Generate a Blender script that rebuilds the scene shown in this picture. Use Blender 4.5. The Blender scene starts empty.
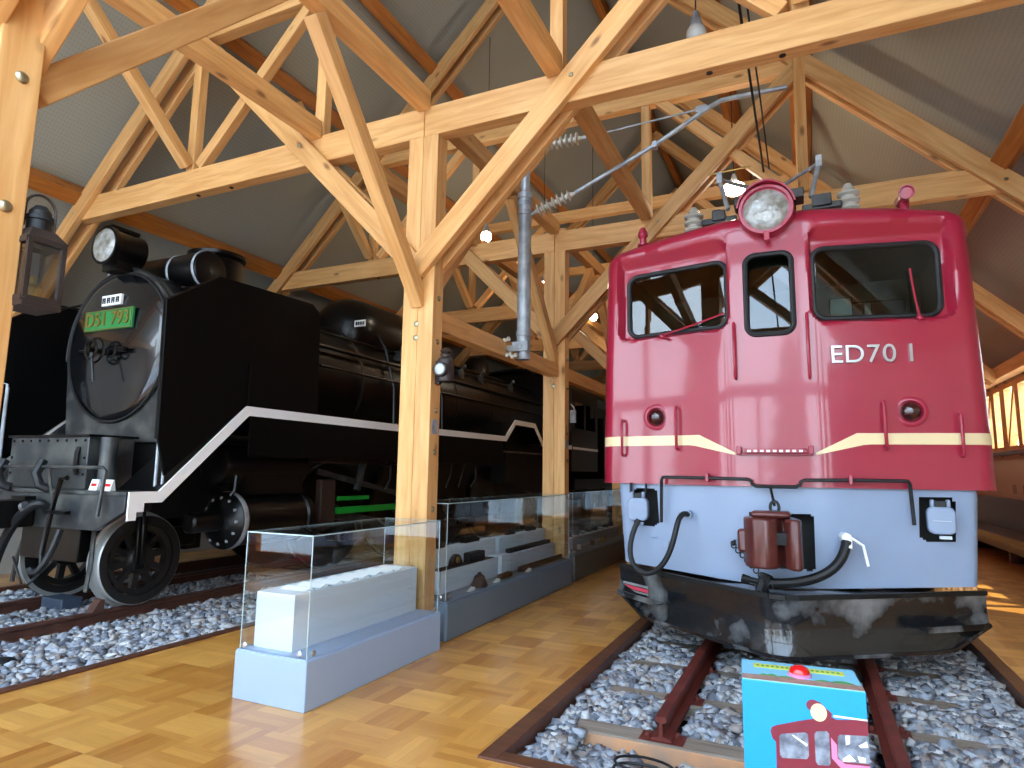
import bpy, bmesh, math, random
import numpy as np
from mathutils import Vector, Matrix

random.seed(7)
C = bpy.context.scene.collection
PI = math.pi

# ------------------------------------------------------------------ materials
def lin(c):
    r = []
    for v in c[:3]:
        v /= 255.0
        r.append(v/12.92 if v <= 0.04045 else ((v+0.055)/1.055)**2.4)
    return (r[0], r[1], r[2], 1.0)

class NT:
    def __init__(s, name):
        s.m = bpy.data.materials.new(name); s.m.use_nodes = True
        s.t = s.m.node_tree; s.t.nodes.clear()
        s.out = s.n('ShaderNodeOutputMaterial')
    def n(s, typ, **kw):
        o = s.t.nodes.new(typ)
        for k, v in kw.items(): setattr(o, k, v)
        return o
    def l(s, a, b): s.t.links.new(a, b)
    def math(s, op, a, b=None):
        o = s.n('ShaderNodeMath', operation=op)
        for i, v in enumerate((a, b)):
            if v is None: continue
            if isinstance(v, (int, float)): o.inputs[i].default_value = v
            else: s.l(v, o.inputs[i])
        return o.outputs[0]
    def mix(s, fac, a, b):
        o = s.n('ShaderNodeMix', data_type='RGBA')
        for i, v in ((0, fac), (6, a), (7, b)):
            if isinstance(v, (int, float, tuple)): o.inputs[i].default_value = v
            else: s.l(v, o.inputs[i])
        return o.outputs[2]

def pmat(name, rgb, rough=.5, metal=0, coat=0, var=0, vscale=4, bump=0, bscale=40, spec=.5, rgb2=None, bdist=.01, rvar=0, lo=.35, hi=.65):
    t = NT(name)
    p = t.n('ShaderNodeBsdfPrincipled')
    p.inputs['Base Color'].default_value = lin(rgb)
    p.inputs['Roughness'].default_value = rough
    p.inputs['Metallic'].default_value = metal
    p.inputs['Coat Weight'].default_value = coat
    p.inputs['Coat Roughness'].default_value = .06
    p.inputs['Specular IOR Level'].default_value = spec
    tc = t.n('ShaderNodeTexCoord')
    if var or rgb2 or rvar:
        nz = t.n('ShaderNodeTexNoise'); nz.inputs['Scale'].default_value = vscale; nz.inputs['Detail'].default_value = 5
        t.l(tc.outputs['Object'], nz.inputs['Vector'])
        r = t.n('ShaderNodeMapRange'); r.inputs[1].default_value = lo; r.inputs[2].default_value = hi
        t.l(nz.outputs[0], r.inputs[0])
        if rgb2: c2 = lin(rgb2)
        else: c2 = tuple(v*(1-var) for v in lin(rgb)[:3])+(1,)
        if var or rgb2: t.l(t.mix(r.outputs[0], lin(rgb), c2), p.inputs['Base Color'])
        if rvar:
            q = t.n('ShaderNodeMapRange'); q.inputs[3].default_value = max(0.02, rough-rvar); q.inputs[4].default_value = rough+rvar
            t.l(r.outputs[0], q.inputs[0]); t.l(q.outputs[0], p.inputs['Roughness'])
    if bump:
        b = t.n('ShaderNodeTexNoise'); b.inputs['Scale'].default_value = bscale; b.inputs['Detail'].default_value = 4
        t.l(tc.outputs['Object'], b.inputs['Vector'])
        bp = t.n('ShaderNodeBump'); bp.inputs['Strength'].default_value = bump; bp.inputs['Distance'].default_value = bdist
        t.l(b.outputs[0], bp.inputs['Height']); t.l(bp.outputs[0], p.inputs['Normal'])
    t.l(p.outputs[0], t.out.inputs[0])
    return t.m

def emat(name, rgb, strength):
    t = NT(name); e = t.n('ShaderNodeEmission'); e.inputs[0].default_value = lin(rgb); e.inputs[1].default_value = strength
    t.l(e.outputs[0], t.out.inputs[0]); return t.m

def glass(name, tint=(255, 255, 255), ior=1.45, rough=0.0, boost=1.0):
    t = NT(name)
    fr = t.n('ShaderNodeFresnel'); ge = t.n('ShaderNodeNewGeometry')
    t.l(t.math('ADD', ior, t.math('MULTIPLY', ge.outputs['Backfacing'], 1/ior-ior)), fr.inputs[0])
    tr = t.n('ShaderNodeBsdfTransparent'); tr.inputs[0].default_value = lin(tint)
    gl = t.n('ShaderNodeBsdfGlossy'); gl.inputs['Roughness'].default_value = rough
    mx = t.n('ShaderNodeMixShader')
    f = t.math('MULTIPLY', fr.outputs[0], boost); f = t.math('MINIMUM', f, 1.0)
    t.l(f, mx.inputs[0]); t.l(tr.outputs[0], mx.inputs[1]); t.l(gl.outputs[0], mx.inputs[2])
    t.l(mx.outputs[0], t.out.inputs[0]); return t.m

def wood_mat(name, light, dark, rough=.5):
    t = NT(name)
    p = t.n('ShaderNodeBsdfPrincipled'); p.inputs['Roughness'].default_value = rough
    p.inputs['Specular IOR Level'].default_value = .35
    tc = t.n('ShaderNodeTexCoord'); oi = t.n('ShaderNodeObjectInfo')
    off = t.n('ShaderNodeVectorMath', operation='ADD')
    sc = t.n('ShaderNodeVectorMath', operation='SCALE'); sc.inputs['Scale'].default_value = 37.0
    cmb = t.n('ShaderNodeCombineXYZ')
    for i in range(3): t.l(oi.outputs['Random'], cmb.inputs[i])
    t.l(cmb.outputs[0], sc.inputs[0])
    t.l(tc.outputs['Object'], off.inputs[0]); t.l(sc.outputs[0], off.inputs[1])
    mp = t.n('ShaderNodeMapping'); mp.inputs['Scale'].default_value = (.7, 9, 9)
    t.l(off.outputs[0], mp.inputs[0])
    nz = t.n('ShaderNodeTexNoise'); nz.inputs['Scale'].default_value = 2.6; nz.inputs['Detail'].default_value = 6; nz.inputs['Distortion'].default_value = .6
    t.l(mp.outputs[0], nz.inputs[0])
    r = t.n('ShaderNodeMapRange'); r.inputs[1].default_value = .3; r.inputs[2].default_value = .72
    t.l(nz.outputs[0], r.inputs[0])
    c = t.mix(r.outputs[0], lin(light), lin(dark))
    # knots
    mp2 = t.n('ShaderNodeMapping'); mp2.inputs['Scale'].default_value = (1.7, 4.2, 4.2); t.l(off.outputs[0], mp2.inputs[0])
    vo = t.n('ShaderNodeTexVoronoi'); vo.inputs['Scale'].default_value = 1.0; t.l(mp2.outputs[0], vo.inputs[0])
    k = t.n('ShaderNodeMapRange'); k.inputs[1].default_value = .05; k.inputs[2].default_value = .13; k.inputs[3].default_value = .75; k.inputs[4].default_value = 0
    t.l(vo.outputs['Distance'], k.inputs[0])
    c = t.mix(k.outputs[0], c, lin((110, 62, 28)))
    hs = t.n('ShaderNodeHueSaturation'); t.l(c, hs.inputs['Color'])
    v = t.n('ShaderNodeMapRange'); v.inputs[3].default_value = .86; v.inputs[4].default_value = 1.1
    t.l(oi.outputs['Random'], v.inputs[0]); t.l(v.outputs[0], hs.inputs['Value'])
    t.l(hs.outputs[0], p.inputs['Base Color'])
    bp = t.n('ShaderNodeBump'); bp.inputs['Strength'].default_value = .12; bp.inputs['Distance'].default_value = .01
    t.l(nz.outputs[0], bp.inputs['Height']); t.l(bp.outputs[0], p.inputs['Normal'])
    t.l(p.outputs[0], t.out.inputs[0]); return t.m

def parquet_mat():
    t = NT('parquet'); S = .302; NS = 5
    p = t.n('ShaderNodeBsdfPrincipled')
    tc = t.n('ShaderNodeTexCoord'); sx = t.n('ShaderNodeSeparateXYZ'); t.l(tc.outputs['Object'], sx.inputs[0])
    u = t.math('DIVIDE', sx.outputs[0], S); v = t.math('DIVIDE', sx.outputs[1], S)
    cu = t.math('FLOOR', u); cv = t.math('FLOOR', v)
    fu = t.math('FRACT', u); fv = t.math('FRACT', v)
    par = t.math('FLOORED_MODULO', t.math('ADD', cu, cv), 2.0)
    s = t.math('ADD', t.math('MULTIPLY', fu, par), t.math('MULTIPLY', fv, t.math('SUBTRACT', 1.0, par)))
    g = t.math('ADD', t.math('MULTIPLY', fv, par), t.math('MULTIPLY', fu, t.math('SUBTRACT', 1.0, par)))
    st = t.math('FLOOR', t.math('MULTIPLY', s, float(NS))); sf = t.math('FRACT', t.math('MULTIPLY', s, float(NS)))
    cb = t.n('ShaderNodeCombineXYZ'); t.l(cu, cb.inputs[0]); t.l(cv, cb.inputs[1]); t.l(st, cb.inputs[2])
    w1 = t.n('ShaderNodeTexWhiteNoise', noise_dimensions='3D'); t.l(cb.outputs[0], w1.inputs['Vector'])
    cb2 = t.n('ShaderNodeCombineXYZ'); t.l(cu, cb2.inputs[0]); t.l(cv, cb2.inputs[1]); cb2.inputs[2].default_value = 99
    w2 = t.n('ShaderNodeTexWhiteNoise', noise_dimensions='3D'); t.l(cb2.outputs[0], w2.inputs['Vector'])
    tone = t.math('ADD', t.math('MULTIPLY', w1.outputs['Value'], .38), t.math('MULTIPLY', w2.outputs['Value'], .42))
    tone = t.math('ADD', tone, t.math('MULTIPLY', par, .2))
    # grain along strips
    cb3 = t.n('ShaderNodeCombineXYZ'); t.l(t.math('MULTIPLY', g, .5), cb3.inputs[0]); t.l(t.math('MULTIPLY', s, 9.0), cb3.inputs[1]); t.l(t.math('MULTIPLY', w2.outputs['Value'], 50.0), cb3.inputs[2])
    nz = t.n('ShaderNodeTexNoise'); nz.inputs['Scale'].default_value = 4; nz.inputs['Detail'].default_value = 4; t.l(cb3.outputs[0], nz.inputs[0])
    tone = t.math('ADD', tone, t.math('MULTIPLY', t.math('SUBTRACT', nz.outputs[0], .5), .5))
    c = t.mix(tone, lin((236, 176, 90)), lin((176, 108, 38)))
    t.l(c, p.inputs['Base Color'])
    p.inputs['Roughness'].default_value = .3; p.inputs['Coat Weight'].default_value = .35; p.inputs['Coat Roughness'].default_value = .12
    hgt = t.math('ADD', t.math('MULTIPLY', w1.outputs['Value'], .6), nz.outputs[0])
    bp = t.n('ShaderNodeBump'); bp.inputs['Strength'].default_value = .05; bp.inputs['Distance'].default_value = .01
    t.l(hgt, bp.inputs['Height']); t.l(bp.outputs[0], p.inputs['Normal'])
    t.l(p.outputs[0], t.out.inputs[0]); return t.m

def stone_mat():
    t = NT('ballast_stone'); p = t.n('ShaderNodeBsdfPrincipled'); p.inputs['Roughness'].default_value = .85
    g = t.n('ShaderNodeNewGeometry')
    cr = t.n('ShaderNodeValToRGB'); e = cr.color_ramp.elements
    e[0].color = lin((100, 104, 114)); e[0].position = 0
    e[1].color = lin((212, 214, 216)); e[1].position = 1
    for pos, col in ((.25, (140, 145, 155)), (.5, (172, 178, 188)), (.7, (190, 190, 190)), (.85, (152, 140, 132))):
        x = e.new(pos); x.color = lin(col)
    t.l(g.outputs['Random Per Island'], cr.inputs[0])
    tc = t.n('ShaderNodeTexCoord'); nz = t.n('ShaderNodeTexNoise'); nz.inputs['Scale'].default_value = 60; t.l(tc.outputs['Object'], nz.inputs[0])
    r = t.n('ShaderNodeMapRange'); r.inputs[3].default_value = .75; r.inputs[4].default_value = 1.15; t.l(nz.outputs[0], r.inputs[0])
    hs = t.n('ShaderNodeHueSaturation'); t.l(cr.outputs[0], hs.inputs['Color']); t.l(r.outputs[0], hs.inputs['Value'])
    t.l(hs.outputs[0], p.inputs['Base Color']); t.l(p.outputs[0], t.out.inputs[0]); return t.m

def panel_mat():
    t = NT('perforated_panel'); p = t.n('ShaderNodeBsdfPrincipled'); p.inputs['Roughness'].default_value = .8
    tc = t.n('ShaderNodeTexCoord')
    mp = t.n('ShaderNodeMapping'); mp.inputs['Scale'].default_value = (28, 28, 0); t.l(tc.outputs['Object'], mp.inputs[0])
    fr = t.n('ShaderNodeVectorMath', operation='FRACTION'); t.l(mp.outputs[0], fr.inputs[0])
    sb = t.n('ShaderNodeVectorMath', operation='SUBTRACT'); sb.inputs[1].default_value = (.5, .5, 0); t.l(fr.outputs[0], sb.inputs[0])
    ln = t.n('ShaderNodeVectorMath', operation='LENGTH'); t.l(sb.outputs[0], ln.inputs[0])
    d = t.math('LESS_THAN', ln.outputs['Value'], .2)
    nz = t.n('ShaderNodeTexNoise'); nz.inputs['Scale'].default_value = .7; t.l(tc.outputs['Object'], nz.inputs[0])
    base = t.mix(nz.outputs[0], lin((170, 170, 154)), lin((160, 160, 146)))
    t.l(t.mix(t.math('MULTIPLY', d, .22), base, lin((70, 68, 64))), p.inputs['Base Color'])
    t.l(p.outputs[0], t.out.inputs[0]); return t.m

def tile_wall_mat():
    t = NT('photo_tile_panel'); p = t.n('ShaderNodeBsdfPrincipled'); p.inputs['Roughness'].default_value = .7
    tc = t.n('ShaderNodeTexCoord'); mp = t.n('ShaderNodeMapping'); mp.inputs['Rotation'].default_value = (0, PI/2, 0)
    sx = t.n('ShaderNodeSeparateXYZ'); t.l(tc.outputs['Object'], sx.inputs[0])
    u = t.math('DIVIDE', sx.outputs[1], .62); v = t.math('DIVIDE', sx.outputs[2], .34)
    cb = t.n('ShaderNodeCombineXYZ'); t.l(t.math('FLOOR', u), cb.inputs[0]); t.l(t.math('FLOOR', v), cb.inputs[1])
    w = t.n('ShaderNodeTexWhiteNoise', noise_dimensions='3D'); t.l(cb.outputs[0], w.inputs[0])
    a = t.math('LESS_THAN', t.math('ABSOLUTE', t.math('SUBTRACT', t.math('FRACT', u), .5)), .2)
    b = t.math('LESS_THAN', t.math('ABSOLUTE', t.math('SUBTRACT', t.math('FRACT', v), .5)), .25)
    m = t.math('MULTIPLY', a, b)
    m = t.math('MULTIPLY', m, t.math('GREATER_THAN', w.outputs['Value'], .35))
    c = t.mix(t.math('MULTIPLY', m, .5), lin((208, 198, 170)), lin((70, 62, 50)))
    t.l(c, p.inputs['Base Color']); t.l(p.outputs[0], t.out.inputs[0]); return t.m

M = {}
M['wood'] = wood_mat('pale_larch_timber', (233, 181, 117), (207, 147, 83))
M['darkwood'] = wood_mat('orange_stained_timber', (196, 124, 54), (160, 92, 34))
M['sleeper'] = wood_mat('weathered_sleeper_wood', (158, 146, 132), (112, 98, 86), .85)
M['freshcut'] = pmat('fresh_cut_wood', (222, 156, 104), .85, rgb2=(150, 136, 124), vscale=2.2, bump=.5, bscale=18)
M['curb'] = wood_mat('dark_brown_curb', (104, 66, 48), (76, 46, 34), .4)
M['floor'] = parquet_mat()
M['stone'] = stone_mat()
M['ceil'] = panel_mat()
M['plaster'] = pmat('grey_plaster', (168, 166, 160), .85, var=.1)
M['tile'] = tile_wall_mat()
M['bench'] = pmat('red_brown_varnish', (96, 34, 22), .3, coat=.4, var=.25)
M['red'] = pmat('crimson_paint', (160, 28, 56), .3, coat=.7, var=.08, vscale=1.5, bump=.25, bscale=2.2, bdist=.03)
M['redflat'] = pmat('crimson_fittings', (158, 28, 56), .35, coat=.3)
M['cream'] = pmat('cream_paint', (240, 216, 168), .35, coat=.3, var=.06)
M['greypaint'] = pmat('blue_grey_paint', (142, 158, 184), .42, coat=.15, var=.07, vscale=2, bump=.08, bscale=3, bdist=.02)
M['black'] = pmat('black_gloss_paint', (16, 16, 18), .22, coat=.4, bump=.15, bscale=5, bdist=.01)
M['plowblack'] = pmat('mottled_black_plow_paint', (22, 24, 28), .26, coat=.7, rgb2=(128, 130, 132), vscale=2.6, lo=.52, hi=.7, bump=.6, bscale=3.5, bdist=.05)  # black paint mottled with pale grey noise patches
M['blackmatte'] = pmat('sooty_black', (14, 14, 14), .6, var=.3)
M['deflector'] = pmat('flat_black_enamel', (7, 7, 8), .5, spec=.12)
M['steamblack'] = pmat('oily_black_enamel', (8, 8, 9), .3, spec=.3, coat=.06, bump=.12, bscale=6, bdist=.012)
M['slope'] = pmat('blue_grey_slope_plate', (76, 88, 92), .35, coat=.3, var=.2)
M['wheelface'] = pmat('dark_brown_black_wheel', (30, 28, 27), .45, coat=.1, var=.3)
M['gedge'] = pmat('polished_acrylic_edge', (176, 196, 196), .2, coat=.5)
M['doorblack'] = pmat('polished_black_door', (12, 13, 16), .2, coat=.7, bump=.2, bscale=3, bdist=.02)
M['boxgrey'] = pmat('dull_grey_black_plate', (42, 45, 48), .4, coat=.3, rgb2=(92, 92, 86), vscale=3.5, lo=.45, hi=.75, bump=.2, bscale=9)
M['smokegrey'] = pmat('graphite_front_plate', (40, 41, 42), .3, coat=.3, rgb2=(96, 94, 88), vscale=4, lo=.42, hi=.72, bump=.1, bscale=6)
M['rubber'] = pmat('black_rubber', (18, 18, 20), .55)
M['steel'] = pmat('bright_steel', (205, 208, 210), .28, metal=1, var=.15)
M['tread'] = pmat('silver_painted_tyre', (196, 198, 196), .4, metal=.5, var=.12)
M['galv'] = pmat('galvanised_steel', (186, 192, 196), .42, metal=.35, rgb2=(146, 152, 158), vscale=9)
M['porcelain'] = pmat('grey_porcelain', (196, 190, 176), .2, coat=.5)
M['rail'] = pmat('red_brown_rail_paint', (112, 44, 34), .55, var=.3, vscale=8)
M['railrust'] = pmat('rust_brown_rail', (92, 58, 46), .5, var=.35, vscale=7)
M['coupler'] = pmat('red_oxide_coupler', (96, 44, 38), .38, coat=.35, var=.25, vscale=9)
M['dark'] = pmat('dark_void_paint', (8, 8, 9), .7)
M['cab'] = pmat('dull_green_cab_lining', (74, 86, 76), .6, var=.2)
M['pane'] = glass('dark_cab_glass', (170, 195, 185), 1.6, 0, 1.7)
M['clear'] = glass('clear_acrylic', (253, 255, 255), 1.5, 0, 1.0)
M['lglass'] = glass('lantern_glass', (225, 228, 230), 2.4)
M['window'] = glass('window_glass', (250, 252, 252), 1.45)
M['lens'] = pmat('headlight_lens', (168, 168, 162), .12, coat=1, bump=.6, bscale=30, rgb2=(120, 116, 106), vscale=14)
M['tail'] = pmat('dark_red_lens', (50, 6, 10), .06, coat=1)
M['white'] = pmat('white_paint', (250, 250, 248), .45)
M['plinth'] = pmat('pale_blue_grey_board', (206, 216, 226), .6)
M['casebase'] = pmat('pale_grey_laminate', (158, 178, 206), .5)
M['casedark'] = pmat('slate_grey_laminate', (102, 118, 134), .45)
M['case3'] = pmat('dark_olive_grey_laminate', (92, 96, 96), .45)
M['card'] = pmat('white_card', (240, 240, 238), .7)
M['ink'] = pmat('black_ink', (24, 24, 26), .6)
M['rust'] = pmat('rusty_iron', (54, 36, 28), .7, var=.4, vscale=20, bump=.5, bscale=40)
M['brass'] = pmat('brass', (186, 150, 84), .35, metal=.9)
M['bolt'] = pmat('zinc_bolt', (170, 160, 130), .35, metal=.9)
M['plategreen'] = pmat('green_number_plate', (34, 128, 66), .35, coat=.3)
M['rodgreen'] = pmat('green_rod_paint', (20, 150, 50), .4)
M['lanternmetal'] = pmat('dark_bronze_lantern', (70, 60, 56), .45, metal=.5, var=.3)
M['lampwhite'] = pmat('milky_lens', (188, 196, 200), .2, coat=.5)
M['blue'] = pmat('cyan_blue_board', (6, 150, 222), .4, coat=.2)
M['lightblue'] = pmat('pale_blue_print', (120, 200, 226), .45)
M['yellow'] = pmat('yellow_banner_print', (214, 214, 80), .5)
M['leafgreen'] = pmat('green_print', (70, 160, 80), .5)
M['brownprint'] = pmat('brown_print', (176, 140, 124), .5, var=.3, vscale=30)
M['buttonred'] = pmat('red_push_button', (214, 22, 26), .15, coat=.8)
M['pink'] = pmat('pink_print', (206, 130, 170), .5)
M['maroonprint'] = pmat('maroon_print', (128, 36, 56), .4, var=.15, vscale=14)
M['greyprint'] = pmat('grey_window_print', (72, 78, 92), .4, rgb2=(150, 160, 176), vscale=22)
M['snow'] = pmat('trodden_snow', (196, 200, 208), .8)
M['needle'] = pmat('conifer_green', (70, 86, 40), .9, rgb2=(120, 116, 50), vscale=2)
M['bark'] = pmat('bark', (80, 62, 48), .9)
M['bulb'] = emat('lamp_glow', (255, 240, 210), 40)
M['bulbdim'] = pmat('unlit_lamp_glass', (206, 206, 196), .3)
M['ballastbed'] = pmat('dark_ballast_bed', (70, 70, 72), .95, var=.3, vscale=30)
M['bluegrey'] = pmat('blue_grey_block', (66, 78, 96), .5, var=.2)
M['leather'] = pmat('dark_seat_cloth', (40, 44, 46), .7)

# ------------------------------------------------------------------ mesh helpers
class MB:
    def __init__(s): s.v = []; s.f = []; s.fm = []; s.mi = 0
    def add(s, vs, fs):
        b = len(s.v); s.v += [tuple(v) for v in vs]; s.f += [[b+i for i in f] for f in fs]; s.fm += [s.mi]*len(fs); return s
    def box(s, x0, x1, y0, y1, z0, z1):
        return s.add([(x0,y0,z0),(x1,y0,z0),(x1,y1,z0),(x0,y1,z0),(x0,y0,z1),(x1,y0,z1),(x1,y1,z1),(x0,y1,z1)],
                     [(0,3,2,1),(4,5,6,7),(0,1,5,4),(1,2,6,5),(2,3,7,6),(3,0,4,7)])
    def bar(s, p, q, w, h, up=(0,0,1)):
        p, q = Vector(p), Vector(q); d = (q-p).normalized(); a = d.cross(Vector(up))
        if a.length < 1e-4: a = d.cross(Vector((1,0,0)))
        a.normalize(); b = a.cross(d)
        vs = []
        for e in (p, q):
            for (i, j) in ((-1,-1),(1,-1),(1,1),(-1,1)): vs.append(e+a*(i*w/2)+b*(j*h/2))
        return s.add(vs, [(0,1,2,3),(7,6,5,4),(0,4,5,1),(1,5,6,2),(2,6,7,3),(3,7,4,0)])
    def prism(s, poly, axis, a0, a1):
        n = len(poly)
        def P(u, v, a): return {'x': (a,u,v), 'y': (u,a,v), 'z': (u,v,a)}[axis]
        vs = [P(u,v,a0) for u,v in poly]+[P(u,v,a1) for u,v in poly]
        return s.add(vs, [list(range(n))[::-1], list(range(n, 2*n))]+[(i,(i+1)%n,n+(i+1)%n,n+i) for i in range(n)])
    def tube(s, pts, r, n=8, closed=False, caps=True):
        pts = [Vector(p) for p in pts]; m = len(pts); vs = []; prev = None
        for i, p in enumerate(pts):
            if closed: d = pts[(i+1) % m]-pts[i-1]
            else: d = pts[min(i+1, m-1)]-pts[max(i-1, 0)]
            d.normalize()
            if prev is None:
                a = d.cross(Vector((0,0,1)))
                if a.length < .05: a = d.cross(Vector((0,1,0)))
            else: a = prev-d*prev.dot(d)
            a.normalize(); prev = a; b = d.cross(a)
            rr = r[i] if isinstance(r, (list, tuple)) else r
            for k in range(n):
                t = 2*PI*k/n; vs.append(p+a*(rr*math.cos(t))+b*(rr*math.sin(t)))
        fs = []
        for i in range(m if closed else m-1):
            j = (i+1) % m
            for k in range(n): fs.append((i*n+k, i*n+(k+1) % n, j*n+(k+1) % n, j*n+k))
        if caps and not closed: fs += [list(range(n))[::-1], [(m-1)*n+k for k in range(n)]]
        return s.add(vs, fs)
    def lathe(s, prof, org, axis, n=24, caps=True):
        ax = Vector(axis).normalized(); a = ax.cross(Vector((0,0,1)))
        if a.length < .05: a = Vector((1,0,0))
        a.normalize(); b = ax.cross(a); o = Vector(org); vs = []; m = len(prof)
        for r, h in prof:
            for k in range(n):
                t = 2*PI*k/n; vs.append(o+ax*h+a*(r*math.cos(t))+b*(r*math.sin(t)))
        fs = [(i*n+k, i*n+(k+1) % n, (i+1)*n+(k+1) % n, (i+1)*n+k) for i in range(m-1) for k in range(n)]
        if caps: fs += [list(range(n))[::-1], [(m-1)*n+k for k in range(n)]]
        return s.add(vs, fs)
    def ball(s, c, r, sc=(1,1,1), n=16, m=10):
        prof = [(max(1e-4, r*math.sin(PI*i/m)), -r*math.cos(PI*i/m)) for i in range(m+1)]
        b = len(s.v); s.lathe(prof, (0,0,0), (0,0,1), n)
        for i in range(b, len(s.v)):
            v = s.v[i]; s.v[i] = (c[0]+v[0]*sc[0], c[1]+v[1]*sc[1], c[2]+v[2]*sc[2])
        return s
    def build(s, name, mat, parent=None, smooth=True, bevel=0, ang=35, fix=True):
        me = bpy.data.meshes.new(name)
        lo = np.min(np.array(s.v), 0); hi = np.max(np.array(s.v), 0); c = (lo+hi)/2
        me.from_pydata([tuple(np.array(v)-c) for v in s.v], [], s.f)
        mats = mat if isinstance(mat, (list, tuple)) else [mat]
        for m in mats: me.materials.append(m)
        if len(mats) > 1: me.polygons.foreach_set('material_index', s.fm)
        if fix:
            bm = bmesh.new(); bm.from_mesh(me); bmesh.ops.recalc_face_normals(bm, faces=bm.faces); bm.to_mesh(me); bm.free()
        if smooth:
            me.polygons.foreach_set('use_smooth', [True]*len(me.polygons)); me.set_sharp_from_angle(angle=math.radians(ang))
        o = bpy.data.objects.new(name, me); C.objects.link(o)
        o.location = c
        if bevel:
            b = o.modifiers.new('edge', 'BEVEL'); b.width = bevel; b.segments = 2; b.limit_method = 'ANGLE'; b.angle_limit = math.radians(40)
        adopt(o, parent)
        return o

def origin_of(o):
    v = Vector((0,0,0))
    while o is not None: v += o.location if o.parent is None else o.location; o = o.parent
    return v
WP = {}
def adopt(o, parent):
    if parent is None: WP[o.name] = Vector(o.location); return
    wl = Vector(o.location); WP[o.name] = wl
    o.parent = parent; o.location = wl-WP[parent.name]

def thing(name, label, cat, loc, group=None):
    o = bpy.data.objects.new(name, None); C.objects.link(o); o.location = loc; o.empty_display_size = .2
    WP[o.name] = Vector(loc)
    return tag(o, label, cat, group)
def tag(o, label, cat, group=None, kind=None):
    o['label'] = label; o['category'] = cat
    if group: o['group'] = group
    if kind: o['kind'] = kind
    return o
def struct(o): o['kind'] = 'structure'; return o

def beam(name, p, q, w, h, parent, mat='wood', up=(0,0,1), bev=.008):
    """timber with its own local X along the grain"""
    p, q = Vector(p), Vector(q); d = q-p; L = d.length; d.normalize()
    a = Vector(up).cross(d)
    if a.length < 1e-4: a = Vector((0,1,0)).cross(d)
    a.normalize(); b = d.cross(a)
    mb = MB().box(-L/2, L/2, -w/2, w/2, -h/2, h/2)
    o = mb.build(name, M[mat], None, smooth=False, bevel=bev)
    R = Matrix((d, a, b)).transposed()
    o.rotation_euler = R.to_euler(); o.location = (p+q)/2
    WP[o.name] = Vector(o.location)
    if parent is not None: o.parent = parent; o.location = WP[o.name]-WP[parent.name]
    return o

def text_verts(txt, size, depth):
    cu = bpy.data.curves.new('lettering', 'FONT'); cu.body = txt; cu.size = size; cu.extrude = depth; cu.align_x = 'CENTER'; cu.align_y = 'CENTER'
    o = bpy.data.objects.new('lettering', cu); C.objects.link(o)
    dg = bpy.context.evaluated_depsgraph_get(); me = bpy.data.meshes.new_from_object(o.evaluated_get(dg))
    vs = [tuple(v.co) for v in me.vertices]; fs = [tuple(p.vertices) for p in me.polygons]
    bpy.data.objects.remove(o); bpy.data.curves.remove(cu); bpy.data.meshes.remove(me)
    return vs, fs

def rr(x0, x1, z0, z1, r, n=6):
    """rounded rectangle outline"""
    pts = []
    for cx, cz, a0 in ((x1-r, z1-r, 0), (x0+r, z1-r, PI/2), (x0+r, z0+r, PI), (x1-r, z0+r, 1.5*PI)):
        for i in range(n+1):
            a = a0+PI/2*i/n; pts.append((cx+r*math.cos(a), cz+r*math.sin(a)))
    return pts
def rr_dist(x, z, x0, x1, z0, z1, r):
    """inside distance to a rounded rectangle (positive inside)"""
    cx, cz = (x0+x1)/2, (z0+z1)/2; hx, hz = (x1-x0)/2-r, (z1-z0)/2-r
    dx, dz = abs(x-cx)-hx, abs(z-cz)-hz
    out = math.hypot(max(dx, 0), max(dz, 0)); ins = min(max(dx, dz), 0)
    return r-(out+ins)
def sstep(a, b, x):
    t = min(1, max(0, (x-a)/(b-a))); return t*t*(3-2*t)

# ------------------------------------------------------------------ camera
Rm = ((0.90782205,0.41913593,0.01357157), (-0.04483752,0.12919095,-0.99060552), (-0.41695169,0.89868502,0.13607541))
cam = bpy.data.cameras.new('camera'); co = bpy.data.objects.new('camera', cam); C.objects.link(co)
cam.sensor_width = 36; cam.lens = 636.1347/1024*36; cam.clip_start = .05; cam.clip_end = 300
m = Matrix(((Rm[0][0], -Rm[1][0], -Rm[2][0]), (Rm[0][1], -Rm[1][1], -Rm[2][1]), (Rm[0][2], -Rm[1][2], -Rm[2][2]))).to_4x4()
m.translation = (0, 0, 1.38); co.matrix_world = m
bpy.context.scene.camera = co

# key dimensions (metres; floor z=0, tracks run along Y)
XM = -2.985            # post line / ridge
WL, WR = -9.3, 3.42  # side walls
YS, YF = -.9, 27.0   # gable walls
RT = .065             # rail head
XE = -.226            # right-hand track centre
XD = -6.53            # left-hand track centre
TY = [1.24+3.25*k for k in range(0, 8)]  # truss fronts
def cz(x): return 9.805-abs(x-XM)

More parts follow.
